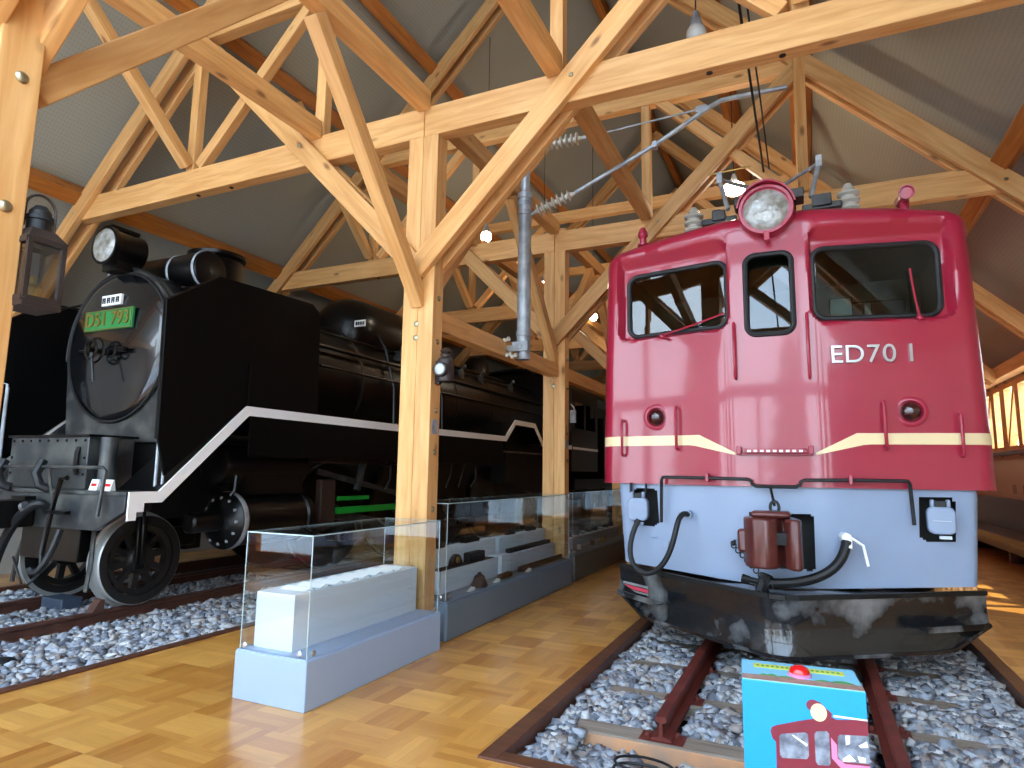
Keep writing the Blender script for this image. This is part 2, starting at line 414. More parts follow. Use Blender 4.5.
# ------------------------------------------------------------------ the building shell
P1 = (XE-1.296, XE+1.496, 2.94, 21.0)      # right-hand ballast pit (outer edge of its curb)
P2 = (-8.35, -4.50, 0.6, 26.0)             # left-hand ballast pit
def floor_mesh():
    xs = sorted({WL-.1, P2[0], P2[1], P1[0], P1[1], WR+.1}); ys = sorted({YS-.1, P1[2], P1[3], P2[2], P2[3], YF})
    mb = MB()
    for i in range(len(xs)-1):
        for j in range(len(ys)-1):
            cx, cy = (xs[i]+xs[i+1])/2, (ys[j]+ys[j+1])/2
            if any(p[0] < cx < p[1] and p[2] < cy < p[3] for p in (P1, P2)): continue
            mb.box(xs[i], xs[i+1], ys[j], ys[j+1], -.2, 0)
    return mb
struct(floor_mesh().build('floor', M['floor'], smooth=False))
struct(MB().box(P1[0], P1[1], P1[2], P1[3], -.4, -.2).build('floor_pit', M['ballastbed'], smooth=False))
struct(MB().box(P2[0], P2[1], P2[2], P2[3], -.3, -.13).build('floor_pit', M['ballastbed'], smooth=False))
def curb(P, w=.1):
    mb = MB()
    mb.box(P[0], P[0]+w, P[2], P[3], -.19, .012); mb.box(P[1]-w, P[1], P[2], P[3], -.19, .012)
    mb.box(P[0]+w, P[1]-w, P[2], P[2]+w, -.19, .012); mb.box(P[0]+w, P[1]-w, P[3]-w, P[3], -.19, .012)
    return mb
struct(curb(P1).build('trim_1', M['curb'], smooth=False, bevel=.004))
struct(curb(P2, .09).build('trim_2', M['curb'], smooth=False, bevel=.004))

# roof boards: two slopes meeting over the ridge
def slope(x0, x1):
    mb = MB(); n = 1
    z0, z1 = cz(x0), cz(x1)
    mb.add([(x0, YS, z0), (x1, YS, z1), (x1, YF, z1), (x0, YF, z0), (x0, YS, z0+.12), (x1, YS, z1+.12), (x1, YF, z1+.12), (x0, YF, z0+.12)],
           [(0,3,2,1),(4,5,6,7),(0,1,5,4),(1,2,6,5),(2,3,7,6),(3,0,4,7)])
    return mb
struct(slope(WL-.15, XM).build('ceiling', M['ceil'], smooth=False))
struct(slope(XM, WR+.15).build('ceiling', M['ceil'], smooth=False))

# right wall: tiled dado, window band, wall head
wr = MB(); wr.mi = 0
wr.box(WR, WR+.2, YS, YF, 0, 1.86)
wr.box(WR, WR+.2, YS, 7.45, 1.86, 3.38)
wr.box(WR, WR+.2, 7.45, YF, 3.14, 3.38)
struct(wr.build('wall_right', M['tile'], smooth=False))
struct(MB().box(WR-.12, WR+.2, YS, YF, 1.80, 1.87).build('trim_3', M['bench'], smooth=False, bevel=.006))
k = 0
for i in range(12):
    y0 = 7.45+i*1.65; y1 = min(YF, y0+1.65)
    if y1-y0 < .3: break
    f = MB()
    f.box(WR+.02, WR+.14, y0, y0+.12, 1.87, 3.14); f.box(WR+.02, WR+.14, y1-.12, y1, 1.87, 3.14)
    f.box(WR+.02, WR+.14, y0+.12, y1-.12, 1.87, 1.97); f.box(WR+.02, WR+.14, y0+.12, y1-.12, 3.05, 3.14)
    f.box(WR+.02, WR+.14, y0+.78, y0+.9, 1.97, 3.05); f.box(WR+.02, WR+.14, y0+.9, y0+1.1, 1.97, 3.05)
    f.bar((WR+.08, y0+.15, 3.05), (WR+.08, y0+.75, 1.97), .1, .12, up=(1,0,0))
    w = struct(f.build('window_%d' % (i+1), M['wood'], smooth=False))
    MB().box(WR+.1, WR+.11, y0+.12, y1-.12, 1.97, 3.05).build('pane', M['window'], w, smooth=False)
# left wall
struct(MB().box(WL-.2, WL, YS, YF, 0, 3.45).build('wall_left', M['plaster'], smooth=False))
# far gable
struct(MB().prism([(WL-.2, 0), (WR+.2, 0), (WR+.2, cz(WR+.2)), (XM, cz(XM)), (WL-.2, cz(WL-.2))], 'y', YF, YF+.2).build('wall_far', M['plaster'], smooth=False))
# near gable (behind the camera): glazed entrance front
gw = MB()
gw.box(WL-.2, WR+.2, YS-.2, YS, 0, .12)
gw.box(WL-.2, WL+.5, YS-.2, YS, .12, 3.4); gw.box(WR-.5, WR+.2, YS-.2, YS, .12, 3.3)
gw.box(WL+.5, WR-.5, YS-.2, YS, 2.7, 2.9)
struct(gw.build('wall_near', M['darkwood'], smooth=False))
xs = [WL+.5+(WR-WL-1.0)*i/8 for i in range(9)]
for i in range(8):
    f = MB(); x0, x1 = xs[i], xs[i+1]
    f.box(x0, x0+.07, YS-.15, YS-.05, .12, 2.7); f.box(x1-.07, x1, YS-.15, YS-.05, .12, 2.7)
    f.box(x0+.07, x1-.07, YS-.15, YS-.05, 1.0, 1.07); f.box((x0+x1)/2-.03, (x0+x1)/2+.03, YS-.15, YS-.05, 1.07, 2.7); f.box(x0+.07, x1-.07, YS-.15, YS-.05, .12, .2)
    w = struct(f.build('window_%d' % (40+i), M['darkwood'], smooth=False))
    MB().box(x0+.07, x1-.07, YS-.105, YS-.095, .2, 2.7).build('pane', M['window'], w, smooth=False)
for i in range(8):
    x0, x1 = xs[i], xs[i+1]; f = MB()
    za, zb = cz(x0)-.25, cz(x1)-.25
    f.box(x0-.04, x0+.04, YS-.15, YS-.05, 2.9, za-.01)
    zm = min(za, zb)
    w = struct(f.build('window_%d' % (50+i), M['darkwood'], smooth=False))
    MB().prism([(x0+.04, 2.9), (x1-.04, 2.9), (x1-.04, zb), (x0+.04, za)], 'y', YS-.105, YS-.095).build('pane', M['window'], w, smooth=False)

# outside, seen through and reflected by the panes: trodden snow and a row of conifers
struct(MB().box(-45, 45, -40, YS-.25, -.35, -.12).build('outside_ground', M['snow'], smooth=False))
random.seed(3)
for i in range(9):
    x = -22+i*5.2+random.uniform(-.8, .8); y = -19+random.uniform(-3, 3); h = random.uniform(5.5, 8.5)
    t = thing('conifer_tree', 'yellow green conifer standing in the snow outside the glazed entrance front', 'tree', (x, y, -.12), 'conifers outside the entrance')
    MB().lathe([(.16, 0), (.12, h*.5), (.02, h)], (x, y, -.12), (0,0,1), 8).build('trunk', M['bark'], t)
    cr = MB()
    for q in range(7):
        z0 = .8+h*.9*q/7; r0 = (1.7-.2*q)*random.uniform(.85, 1.1)
        n = 11; vs = [(x, y, z0+h*.24)]
        for a in range(n*2):
            an = PI*a/n; rr_ = r0*(1 if a % 2 else .72)
            vs.append((x+rr_*math.cos(an), y+rr_*math.sin(an), z0-(.25 if a % 2 else 0)))
        cr.add(vs, [(0, 1+a, 1+(a+1) % (2*n)) for a in range(2*n)]+[list(range(1, 2*n+1))])
    cr.build('foliage', M['needle'], t)

# ------------------------------------------------------------------ timber frame
ORD = ['first', 'second', 'third', 'fourth', 'fifth', 'sixth', 'seventh', 'eighth']
PW = .16
TB, TT = 4.33, 4.611         # tie beam bottom, top
BZ = 3.106                   # where the braces leave the posts
def RZ(u): return 9.357-abs(u)
POSTLAB = ['pale timber post at the left edge carrying the bronze lantern and big bolts',
           'tall pale timber post between the two nearest glass cases, with the round marker lamp',
           'pale timber post between the grey hanging pipe and the crimson locomotive',
           'fourth timber post along the row, beyond the hanging steel pipe',
           'fifth timber post along the row, deep in the hall', 'sixth timber post along the row, deep in the hall',
           'seventh timber post along the row, deep in the hall', 'last timber post of the row, beside the far gable wall']
for k, y in enumerate(TY):
    p = thing('timber_post', POSTLAB[k], 'post', (XM, y+PW/2, 0), 'timber posts down the middle of the hall')
    for s in (-1, 1):
        beam('post_board', (XM+s*.077, y+PW/2, 0), (XM+s*.077, y+PW/2, TB), PW, .152, p, up=(1,0,0), bev=.006)
    if k <= 2:
        for z in (1.06, 1.53, 1.88, 2.47, 2.85) if k else (2.39, 2.94):
            MB().lathe([(.025, 0), (.025, .004), (.018, .012), (.011, .016)], (XM+.153, y+PW*.55, z), (1,0,0), 14).build('bolt', M['bolt'], p)
        if k > 0:
            for z in (2.62, 2.50): MB().lathe([(.026, 0), (.026, .004), (.015, .01)], (XM-.01, y, z), (0,-1,0), 14).build('bolt', M['bolt'], p)
            MB().box(XM+.151, XM+.158, y+.035, y+.125, 1.68, 1.80).build('steel_plate', M['galv'], p, smooth=False)
    t = thing('roof_truss', 'timber roof truss over the %s post from the entrance, with paired 45 degree braces' % ORD[k], 'roof truss', (XM, y, 0), 'timber roof trusses')
    yc = y+PW/2
    for s in (-1, 1):
        beam('tie_beam', (XM+s*.002, yc-.01, (TB+TT)/2), (XM+s*4.98, yc-.01, (TB+TT)/2), .135, TT-TB, t)
        for yo in (y-.022, y+PW+.012):
            beam('rafter', (XM+s*6.2, yo, RZ(6.2)), (XM+s*.0, yo, RZ(0)), .075, .2, t)
            beam('brace', (XM+s*-.02, yo, BZ-.02), (XM+s*3.19, yo, BZ+3.19), .074, .19, t)
        beam('web_strut', (XM+s*1.25, yc, TT), (XM+s*1.25, yc, 6.16), .105, .115, t, up=(1,0,0))
        beam('web_strut', (XM+s*3.08, yc, TT), (XM+s*3.08, yc, RZ(3.08)-.05), .105, .115, t, up=(1,0,0))
        beam('web_strut', (XM+s*2.96, yc, TT+.05), (XM+s*1.29, yc, TT+1.72), .1, .125, t)
        # strut leaning towards the entrance, up to the middle purlin
        beam('roof_strut', (XM+s*3.08, y, TT+.05), (XM+s*3.08, y-1.72, TT+1.67), .115, .12, t)
        for u, zz in ((1.41, 1.41+BZ), (3.04, 3.04+BZ), (4.95, RZ(4.95))):
            MB().lathe([(.02, 0), (.02, .004), (.012, .011)], (XM+s*u, y-.06, zz), (0,-1,0), 10).build('bolt', M['bolt'], t)
        for u in (2.45, 2.95):
            MB().lathe([(.024, 0), (.024, -.004), (.012, -.012)], (XM+s*u, yc-.01, TB), (0,0,1), 12).build('bolt', M['rust'], t)
    beam('collar_beam', (XM-3.08, yc, 6.257), (XM+3.08, yc, 6.257), .135, .195, t)
for k in range(len(TY)-1):
    y0, y1 = TY[k]+PW, TY[k+1]
    where = ['over the entrance bay', 'in the second bay', 'in the third bay', 'in the fourth bay', 'in the fifth bay', 'in the sixth bay', 'in the last bay'][k]
    for u, nm in ((-1.25, 'left of the post row'), (0, 'along the post row'), (1.25, 'right of the post row')):
        b = beam('lengthwise_beam', (XM+u, y0+.08, TT+.053), (XM+u, y1, TT+.053), .132, .176, None, 'wood')
        tag(b, 'orange lit lengthwise timber %s, %s, at tie beam height' % (nm, where), 'beam', 'lengthwise beams on the tie beams')
    for nm, a, b in (('near', (XM, y1+.035, 2.80), (XM, y1-1.41, TT-.09)), ('far', (XM, y0+.035, 1.594+1.38), (XM, y0+1.41, TT-.09))):
        q = beam('knee_brace', a, b, .115, .135, None, 'wood')
        tag(q, 'steep timber knee brace leaning off the %s side of the %s post' % ('entrance' if nm == 'near' else 'far', ORD[k+1 if nm == 'near' else k]), 'knee brace', 'knee braces along the post row')
    if k >= 1:
        b = beam('low_lengthwise_beam', (XM, y0, 2.70), (XM, y1, 2.70), .132, .176, None, 'wood')
        tag(b, 'low lengthwise timber tying the %s post to the next at lamp height' % ORD[k], 'beam', 'low beams between the posts')
# purlins
PL = {-4.974: 'lowest purlin under the left roof slope', -3.117: 'middle purlin under the left roof slope', -2.051: 'upper purlin under the left roof slope', 0: 'ridge beam under the roof peak',
      2.051: 'upper purlin under the right roof slope', 3.117: 'middle purlin under the right roof slope', 4.974: 'lowest purlin under the right roof slope'}
for u, lab in PL.items():
    z = 9.62-abs(u)
    s = (u > 0)-(u < 0)
    o = beam('purlin', (XM+u, YS, z), (XM+u, YF, z), .176 if u else .14, .23, None, 'darkwood', up=(s*.7071, 0, .7071) if s else (0,0,1))
    tag(o, 'long orange brown timber '+lab, 'purlin', 'roof purlins')
for x, nm in ((WL+.12, 'left'), (WR-.13, 'right')):
    z = cz(x)-.25
    o = beam('wall_plate', (x, YS, z), (x, YF, z), .2, .22, None, 'wood')
    tag(o, 'timber wall plate along the head of the %s wall' % nm, 'beam')
for y in (17.1, 20.4):
    o = beam('far_cross_beam', (XM+.16, y, 2.8), (WR-.05, y, 2.8), .13, .2, None, 'wood')
    tag(o, 'low timber cross beam deep in the hall, %s of two' % ('nearer' if y < 19 else 'farther'), 'beam', 'low cross beams deep in the hall')

# bench along the right wall
b = thing('wall_bench', 'long red brown varnished bench along the tiled right wall', 'bench', (WR-.3, 14, 0))
MB().box(WR-.58, WR-.02, 5.0, 24, .36, .44).build('seat', M['bench'], b, bevel=.012)
MB().prism([(WR-.1, .44), (WR-.02, .44), (WR-.02, 1.0), (WR-.05, 1.0)], 'y', 5.0, 24).build('backrest', M['bench'], b, bevel=.006)
MB().box(WR-.55, WR-.5, 5.0, 24, .2, .36).build('apron', M['bench'], b, bevel=.006)
for i in range(8):
    MB().box(WR-.48, WR-.06, 5.2+i*2.65, 5.28+i*2.65, 0, .36).build('leg', M['bench'], b, smooth=False)

# pendant lamps
def pendant(x, y, z, lab, lit, r=.085):
    t = thing('pendant_lamp', lab, 'lamp', (x, y, z), 'pendant lamps under the roof')
    top = cz(x)
    MB().tube([(x, y, z+.16), (x, y, top)], .006, 6).build('cord', M['rubber'], t)
    MB().lathe([(.02, .16), (.035, .12), (.05, .06), (.06, .0)], (x, y, z), (0,0,1), 14).build('socket', M['galv'], t)
    MB().ball((x, y, z-.05), r, (1,1,1.05*.085/r)).build('bulb', M['bulb' if lit else 'bulbdim'], t)
    if lit:
        l = bpy.data.lights.new('lamp_light', 'POINT'); l.energy = 22; l.color = (1, .86, .66); l.shadow_soft_size = .1
        o = bpy.data.objects.new('lamp_light', l); C.objects.link(o); o.location = (x, y, z-.22)
pendant(-.695, 5.106, 5.113, 'unlit grey glass pendant lamp on a cord above the second tie beam', False)
pendant(-.75, 8.75, 5.30, 'glaring lit pendant lamp just left of the crimson locomotive headlight', True, .15)  # bulb widened to stand in for the flare around the lamp
pendant(-4.40, 8.45, 5.05, 'lit pendant lamp seen small between the middle post and its right brace', True)
pendant(-4.49, 11.09, 5.007, 'lit pendant lamp seen beside the knee brace left of the third post', True)
pendant(-3.97, 12.58, 4.68, 'lit pendant lamp seen between the third post and the crimson locomotive', True)
for x, y in ((-.695, 11.5), (-.695, 15.0)): pendant(x, y, 5.007, 'lit pendant lamp over the %s of the crimson locomotive roof' % ('middle' if y < 13 else 'rear'), True)

# ------------------------------------------------------------------ tracks and ballast
def rail_profile(cx, zt, h=.125):
    zb = zt-h
    return [(cx-.055, zb), (cx+.055, zb), (cx+.055, zb+.01), (cx+.01, zb+.024), (cx+.008, zt-.036), (cx+.031, zt-.026), (cx+.031, zt-.004), (cx+.026, zt),
            (cx-.026, zt), (cx-.031, zt-.004), (cx-.031, zt-.026), (cx-.008, zt-.036), (cx-.01, zb+.024), (cx-.055, zb+.01)]
for cx, nm, y0, y1, mt, grp in ((XE-.566, 'left', 3.69, 20.6, 'rail', 'right'), (XE+.566, 'right', 3.1, 20.6, 'rail', 'right'), (XD-.566, 'left', .8, 25.5, 'railrust', 'left'), (XD+.566, 'right', .8, 25.5, 'railrust', 'left')):
    o = MB().prism(rail_profile(cx, RT), 'y', y0, y1).build('rail', M[mt], ang=25)
    lab = {('right', 'left'): 'red brown rail with its cut end facing the viewer on the grey sleepers', ('right', 'right'): 'red brown rail running up beside the blue button box',
           ('left', 'left'): 'far rusty rail under the black steam locomotive', ('left', 'right'): 'near rusty rail under the silver rimmed leading wheel of the steam locomotive'}[(grp, nm)]
    tag(o, lab, 'rail', 'rails of the %s-hand track' % grp)
    # spikes
for i in range(26):
    y = 3.74+i*.665
    t = thing('sleeper', ('weathered grey sleeper with an orange fresh cut face, frontmost under the crimson locomotive track' if i == 0 else '%s weathered grey sleeper from the front, bedded in ballast near the black snow plow' % ['', 'second', 'third', 'fourth'][i] if i < 4 else 'weathered wooden sleeper under the crimson locomotive'), 'sleeper', (XE, y, -.06), 'sleepers of the right-hand track')
    b = MB().box(XE-1.07, XE+1.05, y-.085, y+.085, -.16, RT-.126).build('sleeper_block', M['sleeper'], t, smooth=False, bevel=.012)
    if i == 0:
        MB().box(XE-1.06, XE+1.04, y-.098, y-.0855, -.2, RT-.135).build('cut_face', M['freshcut'], t, smooth=False, bevel=.004)
    for s in (-1, 1):
        cx = XE+s*.566
        MB().box(cx-.12, cx+.12, y-.07, y+.07, RT-.126, RT-.1245).build('tie_plate', M['rail'], t, smooth=False)
        for q in (-1, 1):
            MB().lathe([(.018, 0), (.018, .014), (.012, .02), (.012, .03)], (cx+q*.075, y+q*.03, RT-.1245), (0,0,1), 8).build('spike', M['rail'], t)
for i in range(34):
    y = 1.2+i*.66
    tag(MB().box(XD-1.05, XD+1.05, y-.1, y+.1, -.16, RT-.126).build('sleeper', M['sleeper'], None, smooth=False, bevel=.01),
        'dark wooden sleeper under the black steam locomotive track', 'sleeper', 'sleepers of the left-hand track')

def rock():
    """an angular lump: an eight cornered block whose corners are shifted stone by stone"""
    v = np.array([(x, y, z) for x in (-1, 1) for y in (-1, 1) for z in (-1, 1)], float)*.72
    q = [(0,1,3,2),(4,6,7,5),(0,4,5,1),(2,3,7,6),(0,2,6,4),(1,5,7,3)]
    return v, np.array([t for a, b, c, d in q for t in ((a, b, c), (a, c, d))])
def gravel(name, areas, blocked, seed, label):
    rg = np.random.default_rng(seed); V, F = rock(); P = []
    for (x0, x1, y0, y1, zlo, zhi, dens) in areas:
        n = int((x1-x0)*(y1-y0)*dens)
        x = rg.uniform(x0, x1, n); y = rg.uniform(y0, y1, n); z = rg.uniform(zlo, zhi, n)
        ok = np.ones(n, bool)
        for bx0, bx1, by0, by1 in blocked: ok &= ~((x > bx0) & (x < bx1) & (y > by0) & (y < by1))
        P.append(np.stack([x, y, z], 1)[ok])
    P = np.concatenate(P); n = len(P)
    dip = (P[:, 0] > -1.22) & (P[:, 0] < .3) & (P[:, 1] > 3.2) & (P[:, 1] < 3.64)
    P[:, 2] -= np.where(dip, .075*np.clip((P[:, 1]-3.2)/.2, 0, 1), 0)
    sz = rg.uniform(.016, .042, n)[:, None]*np.stack([rg.uniform(.8, 1.5, n), rg.uniform(.7, 1.1, n), rg.uniform(.5, .85, n)], 1)
    base = V[None]+rg.uniform(-.42, .42, (n, 8, 3))
    q = rg.normal(size=(n, 4)); q /= np.linalg.norm(q, axis=1)[:, None]
    a, b, c, d = q.T
    R = np.stack([1-2*(c*c+d*d), 2*(b*c-a*d), 2*(b*d+a*c), 2*(b*c+a*d), 1-2*(b*b+d*d), 2*(c*d-a*b), 2*(b*d-a*c), 2*(c*d+a*b), 1-2*(b*b+c*c)], 1).reshape(n, 3, 3)
    # keep stones lying mostly flat: scale after a random turn
    pts = np.einsum('nij,nkj->nki', R, base)*sz[:, None, :]
    yaw = rg.uniform(0, 2*PI, n); cs, sn = np.cos(yaw)[:, None], np.sin(yaw)[:, None]
    X = pts[:, :, 0]*cs-pts[:, :, 1]*sn; Y = pts[:, :, 0]*sn+pts[:, :, 1]*cs
    pts = np.stack([X, Y, pts[:, :, 2]], 2)+P[:, None, :]
    fs = (F[None]+(np.arange(n)*8)[:, None, None]).reshape(-1, 3)
    me = bpy.data.meshes.new(name); me.vertices.add(n*8); me.vertices.foreach_set('co', pts.reshape(-1).astype(np.float32))
    me.loops.add(len(fs)*3); me.loops.foreach_set('vertex_index', fs.reshape(-1).astype(np.int32))
    me.polygons.add(len(fs)); me.polygons.foreach_set('loop_start', np.arange(0, len(fs)*3, 3, dtype=np.int32)); me.polygons.foreach_set('loop_total', np.full(len(fs), 3, np.int32))
    me.update(); me.validate(); me.materials.append(M['stone'])
    o = bpy.data.objects.new(name, me); C.objects.link(o)
    tag(o, label, 'gravel', None, 'stuff'); return o
blk = []
for cx in (XE-.566, XE+.566): blk.append((cx-.1, cx+.1, 3.0, 20))
for i in range(4): y = 3.74+i*.665; blk += [(XE-1.07, XE+1.05, y-.1, y+.1)]
a0, a1, b0 = P1[0]+.13, P1[1]-.13, P1[2]+.13
gravel('ballast_gravel', [(a0, a1, b0, 6.6, -.13, -.06, 1900), (a0, a1, b0, 6.6, -.08, -.05, 900)], blk, 5, 'pale grey crushed stone ballast around the track of the crimson locomotive')
blk = [(cx-.1, cx+.1, 0, 26) for cx in (XD-.566, XD+.566)]
a0, a1 = P2[0]+.12, P2[1]-.12
gravel('ballast_gravel', [(XD+.66, a1, 1.0, 6.5, -.115, -.03, 1600), (XD-.47, XD+.47, 2.2, 6.5, -.115, -.03, 1200), (a0, XD-.66, 2.6, 6.0, -.115, -.03, 900)], blk, 9, 'pale grey crushed stone ballast around the track of the black steam locomotive')

# ------------------------------------------------------------------ crimson electric locomotive
YC, SW, HX, YE = 5.25, .205, .33, 19.0
loco = thing('electric_locomotive', 'crimson electric locomotive with cream stripe, grey lower front and black snow plow', 'locomotive', (XE, YC, RT))
def hw(z): return 1.427-.05*(max(0, (z-1.295))/1.95)**1.3
def arc(x): return 3.482-.06*x*x
def ztop(x):
    rc = .13; e = abs(x)-(1.375-rc)
    return arc(x)-(rc-math.sqrt(max(0, rc*rc-e*e)) if e > 0 else 0)
def fy(x):
    e = abs(x)-HX
    return YC+SW*(0.5*(e+math.sqrt(e*e+.0009)))
RECESS = [(-1.265, -.30, 2.53, 3.31, .12), (.30, 1.265, 2.53, 3.31, .12)]
def recess(x, z):
    for x0, x1, z0, z1, r in RECESS:
        d = rr_dist(x, z, x0, x1, z0, z1, r)
        if d > 0:
            pl = .085
            xo = x if x0 > 0 else -x
            ein = xo-.30; eout = 1.265-xo; et = 3.31-z
            return min(pl, max(0, et)*.75, max(0, eout)*1.6, max(0, ein)*6, max(0, z-2.53)*2.5, d*5)
    return 0
def surf(x, z): return fy(x)+recess(x, z)
WIN = {'left': (-1.172, -.318, 2.575, 3.125, .09), 'right': (.322, 1.176, 2.575, 3.135, .09), 'middle': (-.165, .175, 2.47, 3.115, .075)}
def body():
    ts = list(np.linspace(-.93, .93, 150))
    ts = [-1, -.995, -.985, -.97, -.95]+ts+[.95, .97, .985, .995, 1]
    ss = list(np.linspace(0, .93, 120))+[.945, .96, .972, .982, .99, .996, 1]
    vs = []; pos = []
    R = .1
    for s in ss:
        for t in ts:
            xt = t*1.375; z = 1.292+s*(ztop(xt)-1.292); x = t*hw(z)
            es = (1-abs(t))*1.37; et = (1-s)*(ztop(xt)-1.292)
            ro = 0
            for e, r in ((es, R), (et, .13)):
                if e < r: ro = max(ro, r-math.sqrt(max(0, r*r-(r-e)**2)))
            vs.append((XE+x, surf(x, z)+ro, z)); pos.append((x, z))
    n = len(ts); fs = []
    for i in range(len(ss)-1):
        for j in range(n-1):
            q = (i*n+j, i*n+j+1, (i+1)*n+j+1, (i+1)*n+j)
            cx = sum(pos[a][0] for a in q)/4; cz_ = sum(pos[a][1] for a in q)/4
            if any(rr_dist(cx, cz_, *w) > .008 for w in WIN.values()): continue
            fs.append(q)
    ring = [i*n for i in range(len(ss))]+[(len(ss)-1)*n+j for j in range(1, n)]+[i*n+n-1 for i in range(len(ss)-2, -1, -1)]
    b = len(vs); vs += [(vs[i][0], YE, vs[i][2]) for i in ring]
    for i in range(len(ring)-1): fs.append((ring[i], ring[i+1], b+i+1, b+i))
    fs.append([b+i for i in range(len(ring))])
    mb = MB(); mb.add(vs, fs)
    return mb.build('car_body', M['red'], loco, ang=40, fix=False)
bodyo = body()
# cab interior behind the windows
cb = MB()
x0, x1, y0, y1, z0, z1 = XE-1.3, XE+1.3, YC+.45, YC+1.9, 1.9, 3.32
cb.add([(x0,y0,z0),(x1,y0,z0),(x1,y1,z0),(x0,y1,z0),(x0,y0,z1),(x1,y0,z1),(x1,y1,z1),(x0,y1,z1)], [(0,1,2,3),(4,5,6,7),(1,2,6,5),(2,3,7,6),(3,0,4,7)])
cb.build('cab_lining', M['cab'], loco, smooth=False, fix=False)
d = MB(); d.box(XE+.35, XE+1.2, YC+.5, YC+.95, 1.9, 2.62); d.box(XE+.45, XE+.62, YC+.6, YC+.8, 2.62, 2.86); d.box(XE+.7, XE+.76, YC+.6, YC+.7, 2.62, 2.8)
d.build('driver_desk', M['boxgrey'], loco, bevel=.01)
d = MB(); d.box(XE+.62, XE+1.1, YC+1.35, YC+1.47, 2.3, 3.0); d.box(XE+.6, XE+1.12, YC+1.1, YC+1.45, 2.2, 2.32)
d.build('driver_seat', M['leather'], loco, bevel=.03)
d = MB(); d.tube([(XE+a, YC+1.86, z) for a, z in rr(.5, 1.15, 2.35, 3.1, .1)], .018, 6, closed=True); d.build('bulkhead_window_frame', M['galv'], loco)
# window frames, panes, wipers
for nm, w in WIN.items():
    out = rr(*w, n=8)
    fr = MB().tube([(XE+x, surf(x, z)-.002, z) for x, z in out], .021, 8, closed=True).build('window_frame', M['rubber'], loco)
    if nm != 'middle': fr['label'] = 'black rubber frame of the %s cab window' % nm
    pn = MB(); pn.add([(XE+x, surf(x, z)+.006+(.09*(z-2.47)/.64 if nm == 'middle' else 0), z) for x, z in out], [list(range(len(out)))])
    pn.build('window_pane', M['pane'], loco, smooth=False)
def SP(x, z, o=0): return (XE+x, surf(x, z)-o, z)
for a, b in (((-.86, 2.545), (-.34, 2.68)), ((1.02, 2.545), (.985, 2.93))):
    w = MB(); w.tube([SP(a[0], a[1], .03), SP((a[0]+b[0])/2, (a[1]+b[1])/2, .035), SP(b[0], b[1], .03)], .008, 6)
    w.ball(SP(a[0], a[1]-.005, .015), .025); w.tube([SP(a[0], a[1]-.01, .0), SP(a[0]+(b[0]-a[0])*.12, a[1]-.045, .035)], .012, 6)
    w.build('wiper', M['redflat'], loco)
# vertical grab rails, handrails
def grab(x, za, zb, o=.05, r=.012, nm='grab_rail'):
    p = [SP(x, za, 0), SP(x, za, o*.7), SP(x, za+.02, o), SP(x, zb-.02, o), SP(x, zb, o*.7), SP(x, zb, 0)]
    MB().tube(p, r, 8).build(nm, M['redflat'], loco)
grab(-.262, 2.13, 2.57); grab(.268, 2.11, 2.6)
grab(-.742, 1.58, 1.92); grab(.745, 1.58, 1.92); grab(-1.22, 1.53, 1.83); grab(1.22, 1.53, 1.83)
# waist stripe
for s in (-1, 1):
    st = MB(); top = []; bot = []
    xs_ = [1.415, 1.405, 1.375, 1.33]+list(np.linspace(1.25, .6, 14))+list(np.linspace(.56, .285, 8))
    for x in xs_:
        zt = 1.692 if x > .56 else 1.548+(1.692-1.548)*(x-.285)/.275
        zb = 1.61 if x > .62 else 1.53+(1.61-1.53)*(x-.285)/.335
        e = (1-x/hw(1.65))*1.37; ro = .1-math.sqrt(max(0, .01-(.1-e)**2)) if e < .1 else 0
        top.append((XE+s*x, fy(x)+ro-.003, zt)); bot.append((XE+s*x, fy(x)+ro-.003, zb))
    top.insert(0, (XE+s*(hw(1.65)+.003), fy(1.39)+.1, 1.692)); bot.insert(0, (XE+s*(hw(1.65)+.003), fy(1.39)+.1, 1.61))
    top.insert(0, (XE+s*(hw(1.65)+.003), YE, 1.692)); bot.insert(0, (XE+s*(hw(1.65)+.003), YE, 1.61))
    n = len(top); st.add(top+bot, [(i, i+1, n+i+1, n+i) for i in range(n-1)])
    st.build('waist_stripe', M['cream'], loco)
# step bar in the middle
b_ = MB(); b_.box(XE-.215, XE+.225, YC-.07, YC+.01, 1.545, 1.575)
for x in (-.27, .235): b_.box(XE+x, XE+x+.035, YC-.08, YC+.01, 1.535, 1.595)
b_.box(XE-.27, XE+.27, YC-.045, YC+.01, 1.528, 1.542)
b_.build('step', M['redflat'], loco, bevel=.004)
b_ = MB()
for i in range(9): b_.box(XE-.19+i*.045, XE-.165+i*.045, YC-.074, YC-.066, 1.55, 1.567)
b_.build('step_tread', M['white'], loco, smooth=False)
# numbers
def letters(txt, cx, cz_, size, depth, name, mat, y_of, parent, dx=0):
    vs, fs = text_verts(txt, size, depth); mb = MB()
    mb.add([(cx+v[0], y_of(cx+v[0], cz_+v[1])-depth-v[2], cz_+v[1]) for v in vs], [f[::-1] for f in fs])
    return mb.build(name, mat, parent, smooth=False)
for ch, x in (('E', .455), ('D', .575), ('7', .70), ('0', .805), ('I', .945)):
    o = letters(ch, XE+x, 2.272, .19, .012, 'number_letter', M['steel'], lambda X, Z: surf(X-XE, Z), loco)
# tail lights
for s in (-1, 1):
    x = s*.914; y = fy(.914)
    tl = MB().lathe([(.112, .03), (.112, -.006), (.1, -.014), (.082, -.016), (.078, -.012), (.07, .0)], (XE+x, y, 1.848), (0, 1, 0), 24).build('tail_light', M['redflat'], loco)
    MB().ball((XE+x, y-.02, 1.848), .068, (1, .75, 1)).build('lens', M['tail'], tl)
